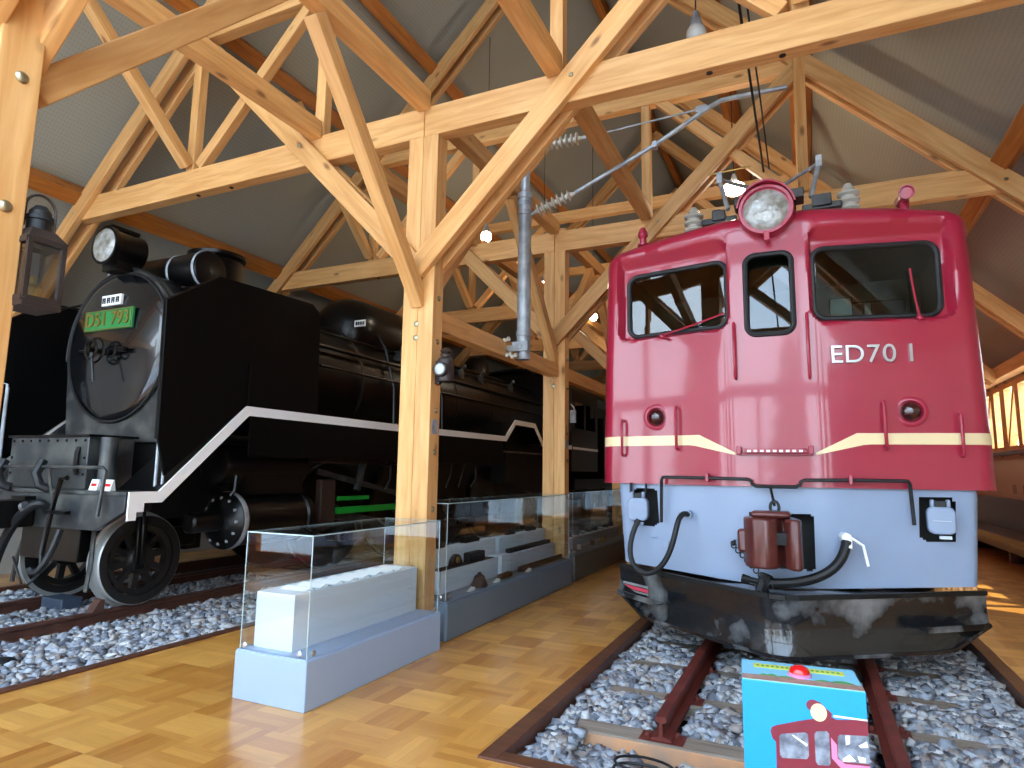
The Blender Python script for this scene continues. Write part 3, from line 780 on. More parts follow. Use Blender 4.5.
# headlight
hl = MB().lathe([(.16, .32), (.2, .22), (.208, .05), (.208, -.06), (.2, -.085), (.178, -.085), (.175, -.06)], (XE+.012, YC-.02, 3.452), (0, 1, 0), 36)
o = hl.build('headlight', M['redflat'], loco)
le = MB().lathe([(.176, -.05), (.15, -.075), (.1, -.09), (.04, -.098), (.001, -.1)], (XE+.012, YC-.02, 3.452), (0, 1, 0), 36).build('lens', M['lens'], o)
vz = MB()
for i in range(25):
    pass
pr = [(.215, a) for a in np.linspace(PI*.05, PI*.95, 21)]
vs = []
for y in (YC-.16, YC+.12):
    for r in (.209, .222):
        for _, a in pr: vs.append((XE+.012+r*math.cos(a), y+(.05 if y < YC else 0)*abs(math.cos(a)), 3.452+r*math.sin(a)))
n = 21; fs = []
for i in range(n-1): fs += [(i, i+1, n+i+1, n+i), (2*n+i, 3*n+i, 3*n+i+1, 2*n+i+1), (n+i, n+i+1, 3*n+i+1, 3*n+i), (i, 2*n+i, 2*n+i+1, i+1)]
vz.add(vs, fs).build('visor', M['redflat'], o)
hb = MB().box(XE-.012, XE+.036, YC-.11, YC-.07, 3.19, 3.27); hb.box(XE-.1, XE+.12, YC+.0, YC+.2, 3.2, 3.32); hb.build('bracket', M['redflat'], o, bevel=.008)
# lower grey front plate with openings
JR = [(-1.145, -.925, .945, 1.25, .04), (.925, 1.15, .93, 1.245, .04), (-.2, .24, .69, 1.1, .02)]
def skirt():
    ts = [-1, -.994, -.985, -.972]+list(np.linspace(-.955, .955, 120))+[.972, .985, .994, 1]; ss = list(np.linspace(0, 1, 50)); vs = []; pos = []
    for s in ss:
        for t in ts:
            xx = t*1.24; zb = .548+.085*(abs(xx)/1.22)
            z = zb+s*(1.31-zb); x = .012+t*(1.245+.05*(z-.6)/.7)
            e = (1-abs(t))*1.24; ro = .045-math.sqrt(max(0, .045**2-(.045-e)**2)) if e < .045 else 0
            vs.append((XE+x, fy(x)+.035+ro, z)); pos.append((x, z))
    n = len(ts); fs = []
    for i in range(len(ss)-1):
        for j in range(n-1):
            q = (i*n+j, i*n+j+1, (i+1)*n+j+1, (i+1)*n+j)
            cx = sum(pos[a][0] for a in q)/4; cz_ = sum(pos[a][1] for a in q)/4
            if any(rr_dist(cx, cz_, *w) > 0 for w in JR): continue
            fs.append(q)
    b = len(vs)
    for jj in (0, n-1):
        col = [i*n+jj for i in range(len(ss))]; b = len(vs)
        vs += [(vs[i][0], YC+.9, vs[i][2]) for i in col]
        for i in range(len(col)-1): fs.append((col[i], col[i+1], b+i+1, b+i))
    MB().add(vs, fs).build('lower_front', M['greypaint'], loco, ang=40)
skirt()
for x0, x1, z0, z1, r in JR:
    yy = fy((x0+x1)/2)+.065; rb = MB()
    a0, a1, c0_, c1 = x0-.02, x1+.02, z0-.02, z1+.02
    rb.add([(XE+a, y, c) for y in (yy, yy+.14) for a, c in ((a0, c0_), (a1, c0_), (a1, c1), (a0, c1))], [(4,5,6,7),(0,1,5,4),(1,2,6,5),(2,3,7,6),(3,0,4,7)])
    rb.build('front_recess', M['dark'], loco, smooth=False, fix=False)
# dark underframe behind
MB().box(XE-1.1, XE+1.1, YC+.95, YE-.4, .62, 1.29).build('underframe', M['blackmatte'], loco, smooth=False)
for yb in (7.4, 9.9, 14.5, 17.0):
    for s in (-1, 1):
        MB().lathe([(.12, .07), (.46, .07), (.5, .05), (.5, -.05), (.53, -.055), (.53, -.07), (.12, -.07)], (XE+s*.56, yb, RT+.5), (s, 0, 0), 32).build('wheel', M['blackmatte'], loco)
# jumper sockets with hinged caps
for s in (-1, 1):
    x = XE+s*1.055+(0 if s > 0 else -.035); y = fy(1.05)+.02
    j = MB(); j.prism([(x+a, z) for a, z in rr(-.085, .085, .985, 1.175, .045, 5)], 'y', y-.055, y+.02)
    j.box(x-.06, x-.035, y-.05, y, 1.17, 1.225); j.box(x+.035, x+.06, y-.05, y, 1.17, 1.225)
    o = j.build('jumper_socket', M['greypaint'], loco, bevel=.01)
    MB().box(x-.035, x+.035, y-.05, y+.01, 1.17, 1.215).build('hinge', M['rubber'], o, bevel=.004)
    q = MB(); q.box(x-.055, x+.055, y-.062, y-.055, 1.075, 1.08); q.box(x-.02, x+.05, y-.07, y-.03, .955, .975)
    q.build('latch', M['plinth'] if s > 0 else M['greypaint'], o, smooth=False)
    if s < 0:
        for a in (-.07, .06): MB().box(x+a, x+a+.01, y-.03, y+.03, 1.215, 1.3).build('hanger', M['rubber'], o, smooth=False)
# pipe rails under the red body
for s in (-1, 1):
    p = [(XE+s*.885, fy(.88)-.03, .985 if s < 0 else 1.045), (XE+s*.872, fy(.87)-.055, 1.33), (XE+s*.86, fy(.86)-.06, 1.348), (XE+s*.84, fy(.84)-.06, 1.35),
         (XE+s*.5, fy(.5)-.06, 1.35), (XE+s*.195, YC-.065, 1.345), (XE+s*.17, YC-.065, 1.33), (XE+s*.17, YC-.065, 1.315), (XE+s*.14, YC-.065, 1.295), (XE+s*.0, YC-.065, 1.294)]
    MB().tube(p, .0135, 8).build('coupling_lever', M['rubber'], loco)
    MB().box(XE+s*.5-.012, XE+s*.5+.012, fy(.5)-.075, fy(.5)+.01, 1.32, 1.385).build('lever_bracket', M['redflat'], loco, bevel=.003)
# coupler
def coupler(cx, y, z, par, mat, shank):
    c = MB()
    kn = [(-.215, .0), (-.2, -.1), (-.13, -.19), (-.02, -.21), (.05, -.15), (.06, -.05), (.1, -.02), (.1, -.13), (.15, -.2), (.215, -.2), (.225, -.1), (.2, .02), (.16, .14), (.1, .2), (-.1, .2), (-.16, .14)]
    c.prism([(cx+a*.88, y+b) for a, b in kn], 'z', z-.185, z+.155)
    o = c.build('coupler', mat, par, bevel=.025, ang=50)
    k = MB(); k.prism([(cx+a, y+b) for a, b in ((-.13, -.12), (.13, -.1), (.13, .1), (-.13, .1))], 'z', z+.155, z+.2)
    k.box(cx-.225, cx-.15, y-.1, y+.0, z-.09, z+.07)
    k.build('coupler_top', mat, o, bevel=.02)
    k = MB(); k.box(cx-.16, cx+.16, y+.15, y+.6, z-.12, z+.12); k.build('coupler_shank', shank, o, bevel=.02)
    k = MB(); k.box(cx+.03, cx+.1, y-.155, y-.05, z-.02, z+.06); k.build('coupler_slot', M['dark'], o, smooth=False)
    return o
cp = coupler(XE-.03, 4.98, .925, loco, M['coupler'], M['blackmatte'])
ch = MB(); ch.tube([(XE-.04, YC-.05, 1.29), (XE-.01, 5.08, 1.16)], .01, 6); ch.tube([(XE-.01+.03*math.cos(a), 5.08+.005, 1.145+.045*math.sin(a)) for a in np.linspace(0, 2*PI, 13)[:-1]], .011, 6, closed=True)
ch.box(XE-.05, XE+.03, 5.03, 5.1, 1.1, 1.125); ch.build('lift_chain', M['rubber'], loco)
ch = MB()
for i in range(9):
    t = i/8; p = Vector((XE-.31, 5.16, .85)).lerp(Vector((XE-.05, 4.92, .61)), t)
    ch.tube([(p.x+.018*math.cos(a), p.y+.006*math.sin(a)*(i % 2), p.z+.02*math.sin(a)) for a in np.linspace(0, 2*PI, 9)[:-1]], .005, 5, closed=True)
ch.ball((XE-.315, 5.18, .865), .02); ch.tube([(XE-.315, 5.18, .865), (XE-.315, 5.29, .875)], .01, 6); ch.build('hose_chain', M['rubber'], loco)
# air hoses
def bez(pts, n=24):
    P = [Vector(p) for p in pts]; out = []
    for i in range(n+1):
        t = i/n; Q = P[:]
        while len(Q) > 1: Q = [Q[j].lerp(Q[j+1], t) for j in range(len(Q)-1)]
        out.append(Q[0])
    return out
h = MB().tube(bez([(XE-.66, 5.28, 1.06), (XE-.78, 5.12, 1.12), (XE-.70, 5.1, .8), (XE-.74, 5.12, .42), (XE-1.22, 5.22, .42), (XE-1.2, 5.28, .75), (XE-1.07, 5.33, 1.0)]), .022, 10).build('air_hose', M['rubber'], loco)
MB().tube([(XE-.66, 5.36, 1.06), (XE-.665, 5.27, 1.06)], .03, 10).build('hose_valve', M['greypaint'], h)
h = MB().tube(bez([(XE+.45, 5.2, .92), (XE+.41, 5.12, .7), (XE+.25, 5.08, .62), (XE-.05, 5.06, .6), (XE-.1, 5.06, .62)]), .034, 10).build('brake_hose', M['rubber'], loco)
v = MB(); v.tube([(XE+.43, 5.33, .94), (XE+.45, 5.21, .945), (XE+.45, 5.19, .87)], .036, 10); v.tube([(XE+.47, 5.2, .95), (XE+.55, 5.17, .9), (XE+.575, 5.17, .76)], .01, 6)
v.build('hose_cock', M['white'], h)
v = MB(); v.tube([(XE-.22, 5.06, .63), (XE-.06, 5.06, .6)], .02, 8); v.tube([(XE-.12, 5.06, .55), (XE-.08, 5.06, .67)], .045, 8); v.tube([(XE-.25, 5.05, .635), (XE-.2, 5.06, .62)], .03, 8); v.build('hose_coupling', M['rubber'], h)
lt = MB(); lt.tube([(XE-.98, fy(.98)+.0, .86), (XE-.93, fy(.93)-.0, .86)], .006, 5); lt.box(XE-.885, XE-.84, fy(.86)+.015, fy(.86)+.035, .78, .83); lt.build('latch_clip', M['greypaint'], loco)
# snow plow
def plow():
    xs_ = [-1.325, -1.28, -1.2, -1.08, -.95, -.75, -.5, -.3, -.2, -.13, -.05, .05, .13, .2, .3, .5, .75, .95, 1.08, 1.2, 1.28, 1.325]
    def py(x):
        e = abs(x-.02)-.07; return 4.72+.71*(0.5*(e+math.sqrt(e*e+.0012)))*1.03
    vs = []; prof = [(0, .38), (0, .16), (0, 0), (.1, .006), (.35, .02), (.6, .02), (.85, -.005), (.97, -.03), (1, -.035), (1, 0)]
    for x in xs_:
        zb = .2+max(0, abs(x)-1.06)*.62
        for t, o in prof: vs.append((XE+x, py(x)+(o if t else o), .562-(.562-zb)*t))
    m = len(prof); fs = [(i*m+j, (i+1)*m+j, (i+1)*m+j+1, i*m+j+1) for i in range(len(xs_)-1) for j in range(m-1)]
    fs += [list(range(m)), [(len(xs_)-1)*m+j for j in range(m)][::-1]]
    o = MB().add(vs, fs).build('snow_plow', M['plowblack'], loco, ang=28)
    e = MB()
    for i in range(len(xs_)-1):
        a, b = xs_[i], xs_[i+1]
        e.bar((XE+a, py(a)-.055, .205+max(0, abs(a)-1.06)*.62), (XE+b, py(b)-.055, .205+max(0, abs(b)-1.06)*.62), .02, .022)
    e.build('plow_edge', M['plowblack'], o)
    e = MB()
    for i in range(len(xs_)-1):
        a, b = xs_[i], xs_[i+1]
        e.bar((XE+a, py(a)+.012, .575), (XE+b, py(b)+.012, .575), .03, .03)
    e.build('plow_top_rim', M['blackmatte'], o)
    for s in (-1, 1):
        f = MB()
        pa = [(.86, py(.86)-.01), (1.3, py(1.3)-.01), (1.315, py(1.3)-.08), (1.27, py(1.27)-.11), (.9, py(.86)-.12)]
        f.prism([(XE+s*a, b) for a, b in pa], 'z', .35, .365); f.prism([(XE+s*a, b) for a, b in (pa[2], pa[3], pa[4], (.91, py(.86)-.108), (1.27, py(1.27)-.098), (1.303, py(1.3)-.07))], 'z', .365, .39)
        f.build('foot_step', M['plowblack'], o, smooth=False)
    f = MB(); f.mi = 0
    xa, xb = -1.29, -1.03
    for z0, z1, mi in ((.425, .445, 0), (.39, .42, 1), (.37, .385, 0)):
        f.mi = mi; f.add([(XE+xa, py(xa)-.004+.02, z1), (XE+xb, py(xb)-.004+.02, z1), (XE+xb, py(xb)-.002+.02, z0), (XE+xa, py(xa)-.002+.02, z0)], [(0,1,2,3)])
    lb = f.build('warning_label', [M['galv'], pmat('red_label_print', (220, 70, 90), .5)], o, smooth=False); lb['label'] = 'small silver label with a red band'
    return o
plow()
# roof gear: pantograph and insulators
pg = MB().box(XE-.6, XE-.28, 6.05, 6.13, 3.74, 3.8); pg.box(XE+.28, XE+.6, 6.05, 6.13, 3.74, 3.8); pg.box(XE-.3, XE+.3, 6.08, 6.12, 3.7, 3.76); pg.box(XE-.5, XE-.38, 6.02, 6.2, 3.76, 3.86); pg.box(XE+.36, XE+.52, 6.02, 6.2, 3.76, 3.87); pg.box(XE-.72, XE+.72, 7.6, 7.68, 3.82, 3.88); pg.box(XE-.5, XE-.42, 6.05, 7.68, 3.82, 3.88); pg.box(XE+.42, XE+.5, 6.05, 7.68, 3.82, 3.88)
pg.box(XE-.3, XE-.15, 6.0, 6.2, 3.86, 3.95); pg.box(XE+.15, XE+.3, 6.0, 6.2, 3.86, 3.95)
pg = pg.build('pantograph', M['boxgrey'], loco, bevel=.01)
for x in (-.69, .66):
    for y in (6.18, 7.6):
        pr = [(.05, 0)]
        for i in range(5): z = .03+i*.068; pr += [(.062, z), (.092, z+.018), (.092, z+.036), (.062, z+.054)]
        pr += [(.05, .38), (.03, .42)]
        MB().lathe(pr, (XE+x, y, 3.56), (0,0,1), 20).build('insulator', M['porcelain'], loco)
ar = MB()
for s in (-1, 1):
    ar.tube([(XE+s*.36, 6.1, 3.88), (XE+s*.44, 6.22, 4.25)], .022, 8); ar.tube([(XE+s*.44, 6.22, 4.25), (XE+s*.03, 6.9, 4.34)], .016, 8); ar.tube([(XE+s*.36, 6.22, 4.2), (XE+s*.03, 6.9, 4.32)], .012, 8)
    ar.box(XE+s*.44-.025, XE+s*.44+.025, 6.18, 6.26, 4.2, 4.31)
ar.build('pantograph_arm', M['galv'], pg)
MB().tube([(XE-.55, 6.24, 4.33), (XE-.15, 6.24, 4.34)], .01, 6).build('contact_strip', M['brass'], pg)
wh = MB().lathe([(.03, 0), (.03, .06), (.05, .07), (.05, .09), (.03, .1), (.03, .14), (.045, .16), (.045, .19), (.02, .24)], (XE-1.05, 5.55, 3.36), (0,0,1), 16).build('whistle', M['redflat'], loco)
wh = MB().lathe([(.055, .02), (.055, .0), (.047, -.0), (.04, .02), (.042, .16), (.05, .3)], (XE+1.0, 5.42, 3.53), (0, 1, .12), 18); wh.tube([(XE+1.0, 5.58, 3.36), (XE+1.0, 5.58, 3.54)], .035, 10)
o = wh.build('horn', M['redflat'], loco)
MB().lathe([(.038, .022), (.001, .03)], (XE+1.0, 5.42, 3.53), (0, 1, .12), 18).build('horn_mouth_shade', M['tail'], o)  # dark disc stands in for the shade inside the open horn

# ------------------------------------------------------------------ black steam locomotive
steam = thing('steam_locomotive', 'black steam locomotive with green number plate, tall smoke deflectors and white edged running board', 'locomotive', (XD, 4.2, RT))
K = M['steamblack']
ZB = 2.60
MB().lathe([(.80, 0), (.85, .03), (.85, 1.75), (.8, 1.78), (.8, 4.2), (.86, 4.25), (.86, 8.4), (.86, 10.2)], (XD, 4.28, ZB), (0,1,0), 48).build('boiler', K, steam)
for y in (6.05, 7.2, 9.9, 11.3): MB().lathe([(.868, -.03), (.872, -.02), (.872, .02), (.868, .03)], (XD, y, ZB), (0,1,0), 48, caps=False).build('boiler_band', M['blackmatte'], steam)
fp = [(XD+.86*math.cos(a), ZB+.86*math.sin(a)) for a in np.linspace(-.28, PI+.28, 33)]
fp += [(XD-.8, 2.1), (XD-.74, 1.62), (XD+.74, 1.62), (XD+.8, 2.1)]
fpo = MB().prism(fp, 'y', 4.23, 4.31).build('smokebox_front', M['smokegrey'], steam)
MB().lathe([(.78, 0), (.785, -.02), (.75, -.045), (.7, -.06), (.45, -.10), (.2, -.125), (.01, -.13)], (XD, 4.23, ZB+.02), (0,1,0), 48).build('smokebox_door', M['doorblack'], steam)
r_ = MB(); r_.tube([(XD+.86*math.cos(a), 4.225, ZB+.86*math.sin(a)) for a in np.linspace(-.1, PI+.1, 40)], .014, 6); r_.tube([(XD+.79*math.cos(a), 4.21, ZB+.02+.79*math.sin(a)) for a in np.linspace(0, 2*PI, 48)[:-1]], .016, 6, closed=True)
r_.build('door_ring', M['blackmatte'], steam)
hd = MB(); cx, cy, c_z = XD+.0, 4.0, 2.545
for yy, rr0 in ((4.0, .125), (3.95, .09)):
    hd.tube([(cx+rr0*math.cos(a), yy, c_z+rr0*math.sin(a)) for a in np.linspace(0, 2*PI, 25)[:-1]], .013, 6, closed=True)
    for q in range(3): a = q*2*PI/3+(.5 if yy < 3.97 else 0); hd.tube([(cx, yy, c_z), (cx+rr0*math.cos(a), yy, c_z+rr0*math.sin(a))], .01, 5)
hd.tube([(cx, 4.08, c_z), (cx, 3.92, c_z)], .028, 10); hd.tube([(cx+.02, 3.95, c_z-.05), (cx+.09, 3.95, c_z-.33)], .012, 6)
hd.build('door_handwheel', K, steam)
hg = MB(); hg.tube([(cx-.35, 4.05, c_z+.02), (cx-.12, 4.02, c_z)], .014, 6); hg.bar((cx-.12, 4.06, c_z), (cx+.36, 4.06, c_z), .03, .05)
hg.tube([(cx+.2+.06*math.cos(a), 4.03, c_z-.02+.06*math.sin(a)) for a in np.linspace(0, 2*PI, 17)[:-1]], .011, 6, closed=True); hg.tube([(cx+.2, 4.08, c_z-.02), (cx+.2, 4.0, c_z-.02)], .02, 8); hg.build('door_hinge', K, steam)
pl = MB().box(XD-.38, XD+.38, 4.09, 4.12, 2.775, 2.995).build('number_plate', M['plategreen'], steam, bevel=.004)
MB().tube([(XD+x, 4.088, 2.885+z) for x, z in ((-.37, -.1), (.37, -.1), (.37, .1), (-.37, .1))], .006, 5, closed=True).build('plate_border', M['brass'], pl)
letters('D51 793', XD, 2.885, .20, .007, 'plate_lettering', M['brass'], lambda X, Z: 4.09, pl)
p2 = MB().box(XD-.15, XD+.16, 4.10, 4.13, 3.04, 3.15).build('shed_plate', M['white'], steam, bevel=.003); p2['label'] = 'small white plate with four dark characters'
q = MB()
for i in range(4):
    x = XD-.108+i*.072
    q.box(x-.024, x+.024, 4.094, 4.10, 3.108, 3.123); q.box(x-.024, x-.008, 4.094, 4.10, 3.063, 3.108); q.box(x+.008, x+.024, 4.094, 4.10, 3.063, 3.123); q.box(x-.008, x+.008, 4.094, 4.10, 3.085, 3.098)
q.build('plate_characters', M['ink'], p2, smooth=False)
# headlamp
hl = MB().lathe([(.19, 0), (.205, .0), (.205, .05), (.19, .06), (.19, .36), (.1, .42)], (XD, 3.97, 3.65), (0,1,0), 32); hl.box(XD-.12, XD+.12, 4.05, 4.3, 3.4, 3.5); hl.box(XD-.07, XD+.07, 4.0, 4.3, 3.84, 3.875)
hl = hl.build('headlamp', K, steam)
MB().lathe([(.188, .005), (.16, -.02), (.1, -.035), (.001, -.04)], (XD, 3.975, 3.65), (0,1,0), 32).build('lens', M['lens'], hl)
# feedwater heater across the smokebox, chimney, dome
h = MB().lathe([(.1, -.86), (.2, -.84), (.21, -.8), (.21, .6), (.2, .64), (.1, .66)], (XD+.05, 4.72, 3.52), (1,0,0), 32).build('feedwater_heater', K, steam)
for x in (-.8, .2, .6): MB().lathe([(.213, -.018), (.219, -.01), (.219, .01), (.213, .018)], (XD+.05+x, 4.72, 3.52), (1,0,0), 32, caps=False).build('heater_band', M['galv'], h)
MB().lathe([(.42, 0), (.34, .1), (.3, .22), (.3, .6), (.34, .64), (.34, .68), (.26, .68), (.26, .3)], (XD, 5.35, 3.28), (0,0,1), 32).build('chimney', K, steam)
MB().lathe([(.01, 0), (.22, .02), (.42, .12), (.53, .28), (.58, .5), (.58, 2.1), (.53, 2.32), (.4, 2.48), (.01, 2.58)], (XD, 7.4, 3.49), (0,1,0), 36).build('dome', K, steam)
dp = MB().box(XD+.42, XD+.62, 7.5, 7.515, 3.5, 3.6).build('dome_plate', M['white'], steam, smooth=False)
q = MB()
for i in range(4): q.box(XD+.445+i*.042, XD+.475+i*.042, 7.494, 7.5, 3.525, 3.575)
q.build('plate_characters', M['ink'], dp, smooth=False)
MB().lathe([(.3, 0), (.28, .3), (.2, .42), (.01, .46)], (XD, 12.2, 3.4), (0,0,1), 24).build('safety_valve_cover', K, steam)
pp = MB()
for x, z, y0, y1, r in ((.62, 3.22, 6.1, 14.3, .02), (.80, 2.98, 6.0, 14.3, .028), (.88, 2.7, 6.3, 14.3, .02), (.45, 3.36, 9.9, 14.2, .03)):
    pp.tube([(XD+x, y0, z), (XD+x, y1, z)], r, 8)
for y in (7.9, 8.6, 9.3):
    pp.tube([(XD+.5, y, 3.55), (XD+.72, y, 3.2), (XD+.9, y, 2.6), (XD+.92, y, 2.0)], .022, 7)
pp.build('boiler_pipe', M['steamblack'], steam)
q = MB()
for y in (8.4, 9.0, 9.6, 10.4, 11.2, 12.6): q.lathe([(.05, 0), (.06, .05), (.03, .1), (.05, .16), (.02, .2)], (XD+.62, y, 3.2), (.5, 0, .85), 12); q.box(XD+.6, XD+.72, y-.12, y-.03, 3.1, 3.26)
q.build('boiler_valve', M['boxgrey'], steam)
# deflectors
for s in (-1, 1):
    prof = [(3.75, 1.62), (3.72, 2.86), (4.27, 3.23), (5.55, 3.27), (5.66, 3.2), (5.69, 3.05), (5.72, 2.0), (4.69, 2.0), (3.84, 1.3)]
    x = XD+s*1.385
    d_ = MB().prism(prof, 'x', x-.012, x+.012).build('smoke_deflector', M['deflector'], steam, smooth=False, bevel=.004)
    q = MB(); q.tube([(x-s*.02, a, b) for a, b in prof[:6]], .012, 6); q.tube([(x-s*.05, 4.3, 3.15), (XD+s*.6, 4.45, 3.25)], .014, 6); q.tube([(x, 4.72, 2.55), (XD+s*.8, 4.72, 2.75)], .016, 6)
    q.bar((x+s*.014, 4.7, 2.02), (x+s*.014, 4.7, 2.45), .012, .02); q.build('deflector_stay', K, d_)
    r_ = MB(); r_.tube([(XD+s*1.235, 3.88, 1.2), (XD+s*1.235, 3.875, 2.2)], .015, 8); r_.tube([(XD+s*1.3, 3.9, 1.19), (XD+s*1.3, 3.9, 2.24), (XD+s*1.36, 3.85, 2.26)], .013, 8); r_.build('deflector_handrail', M['galv'], steam)
# running boards and their white edge
path = [(3.53, 1.155), (3.80, 1.155), (4.69, 1.985), (7.5, 1.99), (10.8, 2.02), (11.22, 2.36), (12.22, 2.36), (12.67, 2.0), (14.5, 2.0)]
for s in (-1, 1):
    rbm = MB()
    for (a, b), (c, d) in zip(path[1:-1], path[2:]): rbm.bar((XD+s*1.1, a, b-.03), (XD+s*1.1, c, d-.03), .58, .025)
    o = rbm.build('running_board', K, steam, smooth=False)
    e = MB(); n = len(path); up = .012; w_ = .095; x = XD+s*1.4
    ou, inn = [], []
    for i, (a, b) in enumerate(path):
        d0 = Vector((path[i][0]-path[i-1][0], path[i][1]-path[i-1][1])).normalized() if i else None
        d1 = Vector((path[i+1][0]-path[i][0], path[i+1][1]-path[i][1])).normalized() if i < n-1 else None
        d_ = ((d0 or d1)+(d1 or d0)).normalized(); nn = Vector((-d_.y, d_.x)); c_ = 1/max(.5, nn.dot(Vector((-(d1 or d0).y, (d1 or d0).x))))
        ou.append((a+nn.x*up*c_, b+nn.y*up*c_)); inn.append((a-nn.x*(w_-up)*c_, b-nn.y*(w_-up)*c_))
    for i in range(n-1):
        e.prism([ou[i], ou[i+1], inn[i+1], inn[i]], 'x', x-.008, x+.008)
    e.box(x-.008, x+.008, 3.53, 3.605, .93, 1.0715); e.box(x-.008, x+.008, 3.605, 3.67, 1.0, 1.0715)
    e.build('running_board_edge', M['white'], o, smooth=False)
    MB().box(XD+s*1.395-.01, XD+s*1.395+.01, 4.75, 10.7, 1.5, 1.93).build('valance', M['deflector'], o, smooth=False)
# front deck, buffer beam, box, details
MB().box(XD-1.38, XD+1.38, 3.52, 3.86, 1.13, 1.165).build('front_deck', M['boxgrey'], steam, bevel=.006)
bb = MB().prism([(XD-1.36, 1.13), (XD-1.36, 1.0), (XD-1.0, .83), (XD+1.0, .83), (XD+1.36, 1.0), (XD+1.36, 1.13)], 'y', 3.53, 3.58).build('buffer_beam', M['boxgrey'], steam, bevel=.006)
sl = MB()
for s in (-1, 1): sl.prism([(3.86, 1.19), (4.72, 1.99), (4.72, 1.94), (3.86, 1.14)], 'x', XD+s*.95, XD+s*1.36)
sl.build('front_slope_plate', M['slope'], steam, smooth=False)
bx = MB().box(XD-.66, XD+.56, 3.68, 4.12, 1.165, 1.645).build('front_box', M['boxgrey'], steam, bevel=.008)
q = MB()
for i in range(9): q.ball((XD-.61+i*.14, 3.678, 1.61), .014, n=8, m=5)
for z in (1.3, 1.45): q.ball((XD-.62, 3.678, z), .014, n=8, m=5); q.ball((XD+.52, 3.678, z), .014, n=8, m=5)
q.build('rivets', M['steamblack'], bx)
q = MB(); q.box(XD-.69, XD+.59, 3.66, 4.14, 1.645, 1.665); q.tube([(XD+.44, 3.67, 1.3), (XD+.44, 3.655, 1.35), (XD+.44, 3.655, 1.5), (XD+.44, 3.67, 1.55)], .02, 6); q.build('box_lid', M['steamblack'], bx)
MB().tube([(XD+.675, 3.8, 1.165), (XD+.675, 3.8, 1.64)], .075, 16).build('lubricator', M['boxgrey'], steam)
sd = MB(); sd.prism([(XD-.75, 1.165), (XD+.75, 1.165), (XD+.7, 1.7), (XD-.7, 1.7)], 'y', 4.3, 5.6); sd.build('smokebox_saddle', M['blackmatte'], steam, smooth=False)
for i, x in enumerate((XD+.80, XD+.99)):
    g = MB(); g.prism([(3.6, 1.166), (3.65, 1.166), (3.635, 1.26), (3.625, 1.26)], 'x', x-.05, x+.055)
    t = tag(g.build('tent_card', M['card'], None, smooth=False), 'small white card with red print on the steam locomotive deck, %s of two' % ('left' if i == 0 else 'right'), 'card', 'cards on the steam locomotive deck')
    pq = MB(); pq.add([(x-.035, 3.608, 1.195), (x+.04, 3.608, 1.195), (x+.04, 3.6145, 1.225), (x-.035, 3.6145, 1.225)], [(0,1,2,3)])
    pq.build('red_print', M['buttonred'], t, smooth=False)
hr = MB(); hr.tube([(XD-1.15, 3.48, .97), (XD-1.12, 3.48, 1.34), (XD-1.08, 3.48, 1.36), (XD+1.1, 3.48, 1.365), (XD+1.15, 3.48, 1.34), (XD+1.1, 3.48, .96)], .016, 8)
for x in (-.45, .35): hr.tube([(XD+x, 3.48, 1.36), (XD+x, 3.53, 1.1)], .014, 6)
hr.build('front_handrail', M['boxgrey'], steam)
for x in (-.38, .22):
    MB().tube([(XD+x, 3.5, 1.42), (XD+x+.02, 3.44, 1.3), (XD+x+.06, 3.46, 1.2), (XD+x+.1, 3.52, 1.17)], .04, 8).build('coupling_strap', M['rubber'], steam)
lv = MB(); lv.tube([(XD+.70, 3.44, 1.27), (XD+.62, 3.44, 1.27), (XD+.56, 3.44, 1.1), (XD+.5, 3.44, .85), (XD+.46, 3.44, .62), (XD+.52, 3.42, .5)], .022, 8); lv.box(XD+.45, XD+.75, 3.42, 3.47, .96, .99); lv.box(XD-.1, XD+.12, 3.44, 3.54, .9, 1.1)
lv.build('uncoupling_lever', M['steamblack'], steam)
ah = MB().tube(bez([(XD+.34, 3.5, 1.0), (XD+.40, 3.4, 1.14), (XD+.05, 3.35, .95), (XD-.12, 3.35, .5), (XD-.1, 3.35, .2)]), .04, 10).build('air_hose', M['rubber'], steam)
MB().tube([(XD+.2, 3.39, 1.0), (XD+.23, 3.4, 1.015)], .05, 10).build('hose_clamp', M['steel'], ah)
ah = MB().tube(bez([(XD+.58, 3.5, .82), (XD+.6, 3.4, .5), (XD+.5, 3.38, .42), (XD+.44, 3.36, .5)]), .028, 8).build('air_hose', M['rubber'], steam)
coupler(XD-.02, 2.93, .945, steam, M['coupler'], K)
# wheels
def spoked(cx, cy, R, w, ns, par, tread, side, name='wheel'):
    c = (cx, cy, RT+R); a = (side, 0, 0)
    o = MB().lathe([(R-.085, w/2), (R-.012, w/2), (R-.012, -w/2), (R-.085, -w/2), (R-.085, w/2)], c, a, 56, caps=False); o.lathe([(R-.1, w*.4), (R-.15, w*.35), (R-.15, -w*.35), (R-.1, -w*.4)], c, a, 48, caps=False); o.lathe([(.02, w*.7), (.12, w*.66), (.14, w*.4), (.14, -w*.5)], c, a, 24)
    for i in range(ns):
        t = 2*PI*i/ns+.2; d = Vector((0, math.cos(t), math.sin(t))); C0 = Vector(c)
        o.bar(C0+d*.1, C0+d*(R-.09), .06, .05, up=(1,0,0))
    o = o.build(name, M['wheelface'], par)
    MB().lathe([(R-.012, w/2), (R, w/2-.012), (R, -w/2+.03), (R+.027, -w/2+.02), (R+.027, -w/2), (R-.012, -w/2)], c, a, 56, caps=False).build('tyre_tread', tread, o)
    return o
for s in (-1, 1):
    spoked(XD+s*.575, 4.25, .425, .125, 10, steam, M['tread'], s)
MB().tube([(XD-.56, 4.25, RT+.425), (XD+.56, 4.25, RT+.425)], .08, 14).build('axle', M['steamblack'], steam)
tr = MB()
